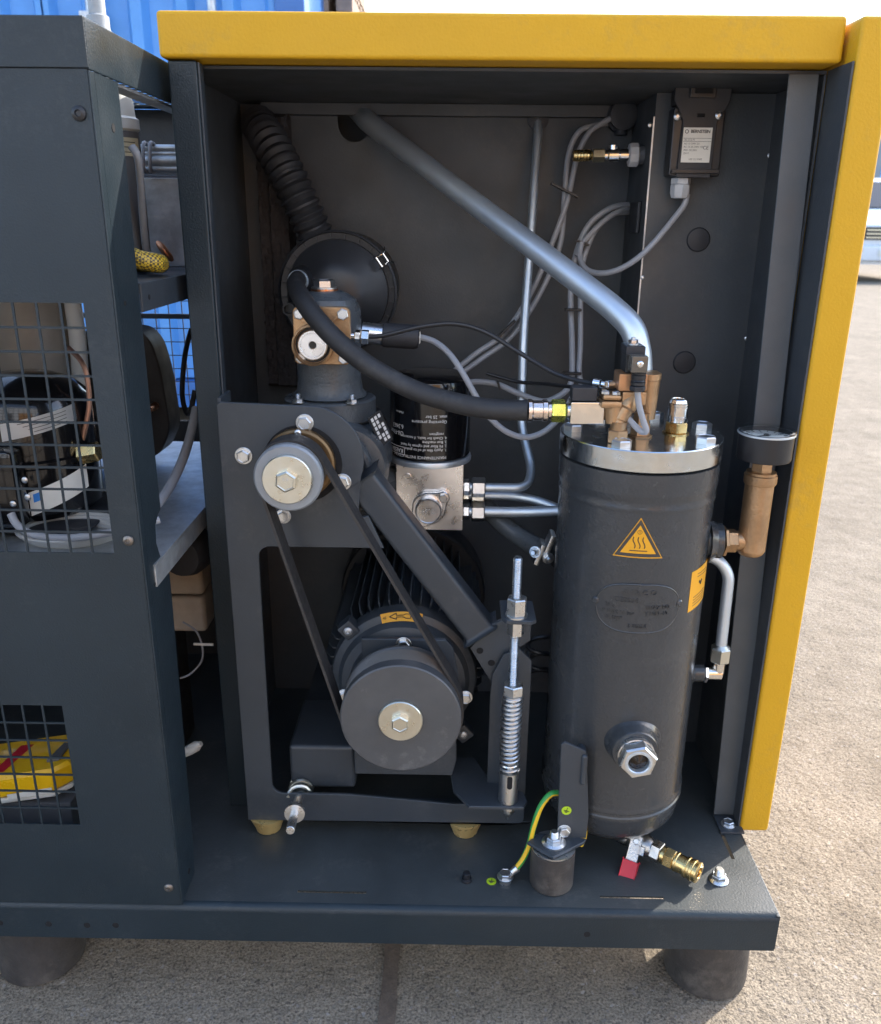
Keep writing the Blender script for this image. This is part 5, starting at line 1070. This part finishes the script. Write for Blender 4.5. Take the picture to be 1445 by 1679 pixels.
b = MB(); b.hexn((gx_, gy_, ZT + 0.0660), (gx_, gy_, ZT + 0.0722), 0.0095); b.build('gland_nut', PLM, coil)
b = MB(); b.tube(spline([(gx_, gy_, ZT + 0.068), (gx_ + 0.003, gy_ - 0.001, ZT + 0.050), (gx_ + 0.009, gy_ - 0.002, ZT + 0.032), (gx_ + 0.0145, gy_ - 0.001, ZT + 0.019), (gx_ + 0.0125, gy_ + 0.002, ZT + 0.0155), (gx_ + 0.007, gy_ + 0.006, ZT + 0.0175), (gx_ - 0.002, gy_ + 0.012, ZT + 0.026), (gx_ - 0.012, gy_ + 0.02, ZT + 0.035), (gx_ - 0.03, gy_ + 0.05, ZT + 0.05)]), 0.0038, 12)
b.build('solenoid_cable', CAB, None, 'pale grey cable dropping from the solenoid plug to the tank lid', 'cable')
p = P(973, 627, 0.135); q = P(1000, 632, 0.125); b = MB(); b.cyl(p, p + (q - p) * 0.45, 0.0055); b.cyl(p + (q - p) * 0.5, p + (q - p) * 0.75, 0.0042); b.cyl(p + (q - p) * 0.78, q + Vector((0.006, 0.006, 0)), 0.0055); b.build('push_fitting', CHR, t)
# quick coupler
c = P(1108, 708, 0.165); qx, qy = c.x, 0.165
t = thing('quick_coupler', 'chrome quick coupler on a brass hex standing on the tank lid', 'coupling', (qx, qy, ZT))
b = MB(); b.lathe([(0.0165, 0.0), (0.0168, 0.0006), (0.0168, 0.0012)], (qx, qy, ZT), n=28); b.lathe([(0.0140, 0.0014), (0.0152, 0.0024), (0.0152, 0.0140), (0.0140, 0.0150)], (qx, qy, ZT), n=6, ph=0.3); b.build('hex', BRS, t)
prof = [(0.0125, 0.0152), (0.0138, 0.0158), (0.0138, 0.019), (0.0132, 0.0195), (0.0132, 0.022), (0.0142, 0.0226), (0.0142, 0.0245), (0.0132, 0.025), (0.0132, 0.039), (0.0142, 0.0395), (0.0142, 0.0412), (0.0134, 0.0417), (0.0134, 0.0435), (0.0142, 0.044), (0.0142, 0.0462), (0.0130, 0.047), (0.0120, 0.0515), (0.0112, 0.0530), (0.0092, 0.0530), (0.0086, 0.051), (0.0086, 0.035)]
prof = [(r_ * 0.96, 0.0150 + (z_ - 0.0150) * 0.77) for r_, z_ in prof]
b = MB(); b.lathe(prof, (qx, qy, ZT), n=36, cap=False); b.build('sleeve', CHR, t)
b = MB(); b.lathe([(0.0080, 0.031), (0.0080, 0.034), (0.004, 0.035), (0.0, 0.035)], (qx, qy, ZT), n=20); b.build('poppet', BRZ, t)
# blow-off hose with crimp, yellow nut and chrome ball valve
e = P(866, 673, 0.128); dirx = Vector((1, 0.02, 0.0)).normalized()
path = spline([P(492, 455, 0.41), P(487, 461, 0.372), P(486, 470, 0.31), P(498, 494, 0.235), P(522, 526, 0.206), P(560, 565, 0.190), P(612, 604, 0.175), P(680, 640, 0.160), P(745, 660, 0.146), P(805, 671, 0.135), e], 10)
t = thing('blow_off_hose', 'thick matt black hose with crimped end crossing in front of the compressor', 'hose', e)
b = MB(); b.tube(path, 0.0128, 22); b.build('hose', RUB, t)
b = MB(); b.lathe([(0.0125, 0), (0.0142, 0.001), (0.0142, 0.005), (0.0125, 0.007), (0.0125, 0.018), (0.0138, 0.019), (0.0138, 0.024), (0.0105, 0.026), (0.0105, 0.029)], e - dirx * 0.001, dirx, 28); b.build('ferrule', mat('copper_tint_steel', (0.68, 0.60, 0.56), 0.22, 1.0, var=0.2, vscale=50), t)
b = MB(); b.hexn(e + dirx * 0.0285, e + dirx * 0.0455, 0.0142, 0.25); b.build('swivel_nut', LIME, t)
vb = e + dirx * 0.047
t = thing('ball_valve', 'chrome ball valve with black square handle between hose and bronze valve', 'valve', vb)
b = MB(); b.cyl(vb, vb + dirx * 0.004, 0.009); b.obox(vb + dirx * 0.024, dirx, (0, 1, 0), (0, 0, 1), 0.0205, 0.0145, 0.0135, 0.0015); b.build('body', CHR, t)
b = MB(); b.obox(vb + dirx * 0.020 + Vector((0, 0, 0.0225)), dirx, (0, 1, 0), (0, 0, 1), 0.0155, 0.011, 0.0085, 0.002); b.build('handle', PLM, t)
b = MB(); b.cyl(vb + dirx * 0.0445, vb + dirx * 0.060, 0.0105, 0.0135); b.build('bronze_tail', BRZ, t)
# ------------------------------------------------------------------ drain cock under the tank
t = thing('drain_cock', 'nickel ball cock with red lever and brass quick coupler under the tank', 'valve', (0.29, 0.11, ZB))
a, e = Vector((0.268, 0.122, 0.2215)), Vector((0.343, 0.060, 0.2205)); d = (e - a).normalized(); Ln = (e - a).length
NIK = mat('nickel', (0.48, 0.46, 0.43), 0.30, 1.0, bump=0.2, bscale=300, var=0.2, vscale=40)
b = MB(); b.lathe([(0.012, -0.02), (0.0145, -0.012), (0.0145, 0.0), (0.0125, 0.004), (0.0155, 0.012), (0.017, 0.022), (0.0155, 0.032), (0.0125, 0.038), (0.0125, 0.040)], a, d, 24); b.lathe([(0.0145, 0.040), (0.0155, 0.041), (0.0155, 0.053), (0.014, 0.054)], a, d, 6); b.build('body', NIK, t)
b = MB(); b.tube(spline([(0.254, 0.162, 0.240), (0.254, 0.160, 0.2285), (0.258, 0.148, 0.2225), (0.264, 0.130, 0.2215)]), 0.0105, 16); b.build('tank_stub', NIK, t)
b = MB(); b.lathe([(0.011, 0.0545), (0.0125, 0.055), (0.0125, 0.060)], a, d, 22); b.lathe([(0.0135, 0.060), (0.0145, 0.061), (0.0145, 0.073), (0.0135, 0.074)], a, d, 6, ph=0.3)
b.lathe([(0.0118, 0.074), (0.0138, 0.0755), (0.0138, 0.078), (0.0128, 0.079), (0.0128, 0.090), (0.0150, 0.091), (0.0150, 0.094), (0.0138, 0.095), (0.0138, 0.098), (0.0152, 0.099), (0.0152, 0.1025), (0.0140, 0.1035), (0.0140, 0.1065), (0.0148, 0.107), (0.0148, 0.109), (0.0125, 0.1105), (0.0078, 0.1105), (0.0072, 0.1095), (0.0072, 0.10)], a, d, 32); b.build('coupler', BRS, t)
b = MB(); b.lathe([(0.0071, 0.1), (0.0071, 0.1035), (0.0, 0.104)], a, d, 18); b.build('coupler_core', BRZ, t)
up = Vector((-0.30, -0.72, 0.62)).normalized()
k0 = a + d * 0.016 + up * 0.019
ld = Vector((0.249, 0.046, 0.2235)) - k0; ld = (ld - up * ld.dot(up)).normalized(); lw = up.cross(ld)
b = MB(); b.lathe([(0.0085, -0.008), (0.0085, 0.001)], k0, up, 20); b.obox(k0 + ld * 0.012, ld, lw, up, 0.020, 0.0080, 0.0016, 0.001); b.obox(k0 + ld * 0.010 + lw * 0.010, ld, lw, up, 0.006, 0.004, 0.0016, 0.001); lev = b.build('lever', NIK, t)
bolt(lev, k0 + up * 0.0014, up, 0.0048, ZN, False)
b = MB(); b.obox(k0 + ld * 0.047, ld, lw, up, 0.0200, 0.0112, 0.0045, 0.002); b.build('red_grip', RED, t)
# studs and bolts on the tray
t = thing('tray_stud', 'zinc flange nut and stud on the sunlit corner of the base tray', 'bolt', (0.386, 0.066, ZB))
b = MB(); b.lathe([(0.0135, 0), (0.0138, 0.0012), (0.0125, 0.0026), (0.0108, 0.004)], (0.386, 0.066, ZB + 0.0002), n=28); b.build('washer', ZN, t); bolt(t, (0.386, 0.066, ZB + 0.003), (0, 0, 1), 0.0108, ZN, False, True, name='nut')
b = MB(); b.lathe([(0.0075, 0), (0.0078, 0.001), (0.007, 0.004), (0.0052, 0.0045), (0.0052, 0.013), (0.0035, 0.014)], (P(765, 1446, 0.06).x, 0.056, ZB + 0.0002), n=20); b.build('tray_screw', PLA, None, 'small dark screw standing on the base tray', 'screw')
# earth lead
ep = Vector((0.0855, 0.055, ZB)); t = thing('earth_lead', 'green and yellow earth lead from the tray bolt to the tank', 'cable', ep)
path = spline([P(915, 1300, 0.085), P(902, 1303, 0.080), P(887, 1322, 0.075), P(876, 1352, 0.070), P(868, 1385, 0.065), P(858, 1408, 0.062), P(846, 1425, 0.058)], 10)
b = MB(); n_ = 14
pr = MB()
def lead(material, k0, k1, name):
    b = MB(); up = None; rings = []
    for i, p in enumerate(path):
        tt = (path[min(len(path) - 1, i + 1)] - path[max(0, i - 1)]).normalized()
        if up is None: up = Vector((0, -1, 0)); 
        up = (up - tt * up.dot(tt)).normalized(); v_ = tt.cross(up); tw = i * 0.035
        rings.append([b.bm.verts.new(p + (up * math.cos(tw + 2 * math.pi * k / n_) + v_ * math.sin(tw + 2 * math.pi * k / n_)) * 0.0042) for k in range(k0, k1 + 1)])
    for a_, c_ in zip(rings, rings[1:]):
        for k in range(len(a_) - 1): b.bm.faces.new((a_[k], a_[k + 1], c_[k + 1], c_[k]))
    return b.build(name, material, t)
lead(GRN, 0, 4, 'green_stripe'); lead(EYE, 4, 9, 'yellow_stripe'); lead(GRN, 9, 11, 'green_stripe'); lead(EYE, 11, 14, 'yellow_stripe')
b = MB(); lg = path[-1]; dd = (ep + Vector((0.002, 0, 0.009)) - lg); b.cyl(lg - dd * 0.2, lg + dd * 0.45, 0.0055, 0.0045); b.obox(lg + dd * 0.8, dd, (0, 1, 0), dd.cross(Vector((0, 1, 0))), dd.length * 0.5, 0.006, 0.0010); b.build('lug', ZN, t)
b = MB(); b.lathe([(0.0085, 0), (0.0085, 0.0045), (0.006, 0.005)], (ep.x, ep.y, ZB + 0.0002), n=20); b.build('washer_stack', ZN, t); bolt(t, (ep.x, ep.y, ZB + 0.0085), (0, 0, 1), 0.0092, ZN, True)
path2 = spline([P(952, 1385, 0.090), P(958, 1370, 0.088), P(957, 1345, 0.09), P(950, 1320, 0.10)]); b = MB(); b.tube(path2, 0.0042, 12); b.build('earth_tail', EYE, t)

# ------------------------------------------------------------------ big discharge tube
path = fillet([P(575, 150, 0.60), P(598, 195, 0.545), P(1012, 505, 0.215), P(1046, 556, 0.172), P(1056, 640, 0.160)], 0.05, 12)
path = [P(572, 165, 0.62), P(586, 180, 0.585)] + spline([P(602, 198, 0.535), P(660, 243, 0.485), P(760, 320, 0.405), P(870, 402, 0.315), P(960, 470, 0.245), P(1008, 508, 0.208), P(1036, 538, 0.186), P(1046, 570, 0.178), P(1049, 600, 0.176), P(1050, 660, 0.176)], 8)
b = MB(); b.tube(path, 0.0158, 28); b.build('discharge_tube', GAL, None, 'large bright steel tube slanting from the rear wall down to the tank valve', 'pipe')
# ------------------------------------------------------------------ cables
def cable(pts, r, material, label, name='cable', cat='cable', n=10, **k):
    b = MB(); b.tube(spline([P(*p) for p in pts], 10), r, n); return b.build(name, material, None, label, cat, **k)
cable([(604, 552, 0.24), (630, 550, 0.235), (690, 536, 0.23), (745, 531, 0.225), (795, 544, 0.215), (850, 577, 0.20), (910, 612, 0.175), (960, 627, 0.145), (976, 627, 0.135)], 0.0031, CABD, 'thin black control tube arching from the bronze cover to the tank valve', 'control_tube', 'tube')
cable([(690, 553, 0.30), (712, 560, 0.29), (735, 578, 0.275), (755, 605, 0.26), (775, 640, 0.25), (798, 678, 0.25), (828, 706, 0.25), (862, 717, 0.25), (895, 706, 0.25), (925, 676, 0.25), (940, 650, 0.25), (958, 640, 0.25)], 0.0042, CAB, 'pale grey cable hanging in a loop from the sensor plug under the hose')
cable([(735, 645, 0.42), (755, 632, 0.42), (780, 626, 0.42), (815, 630, 0.42), (850, 645, 0.42), (890, 658, 0.42), (915, 650, 0.42), (932, 636, 0.42), (938, 615, 0.43), (938, 560, 0.45), (936, 480, 0.48), (944, 420, 0.49), (965, 370, 0.5), (1000, 342, 0.51), (1030, 336, 0.53)], 0.0046, CAB, 'thick grey cable dipping behind the oil filter and rising to the partition')
cable([(956, 640, 0.42), (950, 610, 0.43), (952, 560, 0.45), (952, 500, 0.47), (954, 440, 0.48), (974, 382, 0.49), (1005, 352, 0.50), (1032, 348, 0.53)], 0.0042, CAB, 'grey cable, middle one of the three curving up beside the partition')
cable([(946, 420, 0.475), (955, 400, 0.48), (980, 372, 0.485), (1008, 350, 0.50), (1032, 342, 0.53)], 0.0042, CAB, 'grey cable, short one of the three curving up beside the partition')
cable([(738, 614, 0.47), (780, 580, 0.48), (828, 545, 0.49), (872, 478, 0.50), (905, 400, 0.51), (930, 330, 0.51), (946, 260, 0.52), (966, 218, 0.525), (998, 196, 0.53), (1015, 190, 0.545)], 0.0043, CAB, 'grey cable, inner one of the pair slanting up to the pressure switch')
cable([(748, 618, 0.475), (790, 588, 0.485), (838, 552, 0.495), (884, 484, 0.505), (918, 404, 0.515), (926, 320, 0.515), (932, 255, 0.525), (950, 216, 0.53), (980, 205, 0.54), (1010, 200, 0.55)], 0.0043, CAB, 'grey cable, outer one of the pair slanting up to the pressure switch')
cable([(798, 612, 0.40), (850, 626, 0.38), (900, 630, 0.34), (950, 636, 0.27)], 0.0028, CABD, 'thin black tube running flat behind the hose crimp', 'control_tube', 'tube')
TIE = mat('cable_tie', (0.012, 0.012, 0.013), 0.4)
for px, py, Y, ang_, ln, wh in ((830, 540, 0.482, -45, 22, 'long loose tail on the slanting cable pair above the oil filter'), (940, 508, 0.46, 0, 14, 'on the upright cable pair under the slanting steel tube'), (938, 612, 0.428, 0, 16, 'on the upright cable pair just above the hose crimp'), (955, 398, 0.475, 20, 12, 'where the three curved cables gather beside the partition'), (818, 632, 0.418, 75, 7, 'on the thick cable dipping beside the oil filter'), (926, 312, 0.505, 25, 26, 'long tail on the cable pair below the air fitting')):
    c = P(px, py, Y - 0.004); d = Vector((math.cos(R(ang_)), 0, -math.sin(R(ang_)))); b = MB(); h = ln * 0.0009
    b.obox(c, d, (0, 1, 0), d.cross(Vector((0, 1, 0))), h, 0.0065, 0.0018, 0.0006)
    b.build('cable_tie', TIE, None, 'black cable tie, ' + wh, 'cable tie', 'cable ties on the grey cables')
# wall fittings at the top right
t = thing('pressure_switch', 'black round pressure switch on the rear wall beside the partition', 'switch', P(1025, 195, 0.53))
p = P(1018, 192, 0.555); b = MB(); b.lathe([(0.022, 0), (0.024, 0.002), (0.024, 0.016), (0.021, 0.018), (0.021, 0.028), (0.012, 0.030)], p, (0, -1, 0), 30); b.build('body', PLM, t)
p = P(1018, 222, 0.54); b = MB(); b.cyl(p, p + Vector((0, 0, 0.02)), 0.010); b.build('stem', PLM, t)
t = thing('air_fitting', 'brass and chrome air fitting with white nut screwed through the partition side', 'fitting', P(1000, 255, 0.46))
a, e = P(940, 255, 0.46), P(1062, 254, 0.46); ln = (e - a).length; u = (e - a).normalized(); b = MB()
prof = []
for k in range(6): prof += [(0.0085, k * 0.0045), (0.0078, k * 0.0045 + 0.0024)]
b.lathe([(0.005, -0.001)] + prof + [(0.006, 0.028)], a, u, 24); b.build('knurled_end', BRS, t)
b = MB(); b.hexn(a + u * 0.0282, a + u * 0.046, 0.0098, 0.3); b.build('hex', mat('pale_brass', (0.66, 0.60, 0.42), 0.32, 1.0), t)
b = MB(); b.lathe([(0.0075, 0.046), (0.0075, 0.05), (0.010, 0.052), (0.010, 0.066), (0.0075, 0.068), (0.0085, 0.069), (0.0085, 0.081)], a, u, 24); b.cyl(a + u * 0.058, a + u * 0.058 + Vector((0, 0, 0.014)), 0.007); b.build('tee', CHR, t)
b = MB(); b.lathe([(0.012, 0.081), (0.016, 0.082), (0.017, 0.085), (0.017, 0.094), (0.014, 0.096)], a, u, 10); b.build('nut', mat('nut_white', (0.5, 0.5, 0.5), 0.5), t)
b = MB(); b.cyl(a + u * 0.096, a + u * 0.112, 0.013); b.build('bushing', GRYP, t)
b = MB(); b.box(0.2735, 0.2792, 0.44, 0.50, 1.055, 1.10, 0.002); b.build('cable_bush', PLM, None, 'black bush where three grey cables enter the partition', 'bush')
# ------------------------------------------------------------------ safety switch on the partition
SY = 0.3995; c = P(1143, 225, SY - 0.03)
k_ = (P(1185, 225, SY - 0.03) - P(1101, 225, SY - 0.03)).length / 84.0
t = thing('safety_switch', 'black safety switch with white rating label and grey gland on the partition', 'switch', (c.x, SY, P(1140, 290, SY).z))
ZS = lambda py: P(1140, py, SY - 0.03).z
XS = lambda px: P(px, 225, SY - 0.03).x
b = MB(); b.box(XS(1101), XS(1186), SY - 0.032, SY - 0.0004, ZS(289), ZS(176), 0.003); b.build('case', PLA, t)
b = MB(); b.prism([(XS(1113), ZS(292)), (XS(1170), ZS(292)), (XS(1172), ZS(200)), (XS(1184), ZS(178)), (XS(1190), ZS(165)), (XS(1190), ZS(142)), (XS(1099), ZS(142)), (XS(1099), ZS(165)), (XS(1106), ZS(178)), (XS(1116), ZS(200))], XZ(SY), -0.036, -0.0325, 0.0008); fc_ = b.build('cover', PLM, t)
b = MB(); b.box(XS(1103), XS(1187), SY - 0.032, SY - 0.0004, ZS(172), ZS(141), 0.002); hd = b.build('actuator_head', PLA, t)
b = MB(); b.box(XS(1122), XS(1164), SY - 0.041, SY - 0.0365, ZS(162), ZS(134), 0.0015); b.build('key_slot_frame', PLA, hd)
b = MB(); b.box(XS(1129), XS(1158), SY - 0.0418, SY - 0.0412, ZS(155), ZS(144)); b.build('key_slot', BLK, hd)
b = MB(); b.box(XS(1138), XS(1150), SY - 0.0372, SY - 0.0362, ZS(193), ZS(187)); b.build('window', BLK, t)
b = MB(); b.box(XS(1104), XS(1183), SY - 0.039, SY - 0.0365, ZS(285), ZS(278), 0.001); b.build('hinge_bar', PLA, t)
for px, py in ((1106, 192), (1173, 190)): p = P(px, py, SY - 0.0365); screw(t, (XS(px), SY - 0.0363, ZS(py)), (0, -1, 0), 0.0052, ZN)
lx0, lx1, lz0, lz1 = XS(1118), XS(1165), ZS(267), ZS(210)
b = MB(); b.box(lx0, lx1, SY - 0.0372, SY - 0.0364, lz0, lz1); lb = b.build('rating_label', OFFW, t)
FY2 = SY - 0.0375; W_ = lx1 - lx0
text('BERNSTEIN', 0.0056, flat(((lx0 + lx1) / 2 + 0.0036, FY2, lz1 - 0.005)), 'print', INK, lb, sp=0.92, bold=0.00015)
b = MB(); b.tube([(lx0 + 0.0045 + 0.0022 * math.cos(i * math.pi / 6), FY2, lz1 - 0.005 + 0.0022 * math.sin(i * math.pi / 6)) for i in range(12)], 0.0004, 5, closed=True); b.box(lx0 + 0.0005, lx1 - 0.0005, FY2 - 0.0001, FY2, lz1 - 0.0176, lz1 - 0.0172); b.box(lx0 + 0.0005, lx1 - 0.0005, FY2 - 0.0001, FY2, lz1 - 0.0136, lz1 - 0.0132); b.build('emblem', INK, lb)
for k, (s_, z_) in enumerate((('SAFETY SWITCHES', 0.0095), ('SK-U1Z M', 0.0115 + 0.004), ('AC-15 230V 2.5', 0.0202), ('AC 15 3A 240V 10A', 0.0243), ('IP65  CE 2021', 0.0285), ('250 V', 0.0325))[1:]):
    text(s_, 0.0032, flat((lx0 + 0.0022, FY2, lz1 - z_)), 'print', INK, lb, align='LEFT')
text('CE', 0.0065, flat((lx1 - 0.007, FY2, lz0 + 0.0185)), 'print', INK, lb); text('USE CU WIRE', 0.003, flat(((lx0 + lx1) / 2, FY2, lz0 + 0.004)), 'print', INK, lb)
gc = Vector((XS(1127), SY - 0.018, ZS(291)))
b = MB(); b.lathe([(0.0125, 0.0), (0.0138, 0.001), (0.0138, 0.008), (0.0125, 0.009)], gc, (0, 0, -1), 6); b.lathe([(0.0128, 0.009), (0.0138, 0.010), (0.0138, 0.020), (0.0115, 0.0265), (0.0062, 0.0275)], gc, (0, 0, -1), 8); b.build('cable_gland', mat('gland_grey', (0.42, 0.44, 0.46), 0.45), t)
cable([(1127, 318, SY - 0.018), (1122, 336, SY - 0.02), (1104, 360, SY - 0.024), (1074, 396, SY - 0.03), (1045, 424, 0.375), (1012, 443, 0.385), (982, 448, 0.40), (960, 440, 0.42), (951, 420, 0.44), (954, 398, 0.45)], 0.0042, CAB, 'grey cable swinging from the safety switch gland across to the cable bundle')
# conduit beside the tank
b = MB(); c = P(884, 1075, 0.27); pts_ = [c + Vector((0.018 * math.cos(a), 0.012 * math.sin(a), 0.032 - 0.0045 * a)) for a in [k * 0.35 for k in range(44)]]
b.tube(pts_, 0.0035, 8); b.build('coiled_lead', CABD, None, 'coiled black lead hanging in the gap beside the tank', 'cable')
# dust and handling marks, crisp shading on bevels
add_dust(MATS['dusty_slate'], (0.11, 0.11, 0.105), 160, 0.29, 0.45, 0.4)
add_dust(POW, (0.07, 0.075, 0.08), 120, 0.30, 0.46, 0.22)
add_dust(FRM, (0.10, 0.10, 0.10), 110, 0.30, 0.44, 0.30)
add_dust(PUL, (0.22, 0.22, 0.22), 60, 0.30, 0.42, 0.45)
add_dust(TANK, (0.10, 0.10, 0.095), 80, 0.30, 0.44, 0.30)
add_dust(YEL, (0.40, 0.26, 0.06), 60, 0.30, 0.44, 0.35)
add_dust(RUBF, (0.14, 0.125, 0.105), 50, 0.24, 0.40, 0.6)
add_dust(RUB, (0.07, 0.07, 0.068), 90, 0.28, 0.42, 0.5)
add_dust(POW2, (0.085, 0.082, 0.078), 60, 0.27, 0.42, 0.45)
for o in COL.objects:
    if o.type == 'MESH' and o.get('kind') is None:
        wn = o.modifiers.new('weighted', 'WEIGHTED_NORMAL'); wn.keep_sharp = True; wn.weight = 60
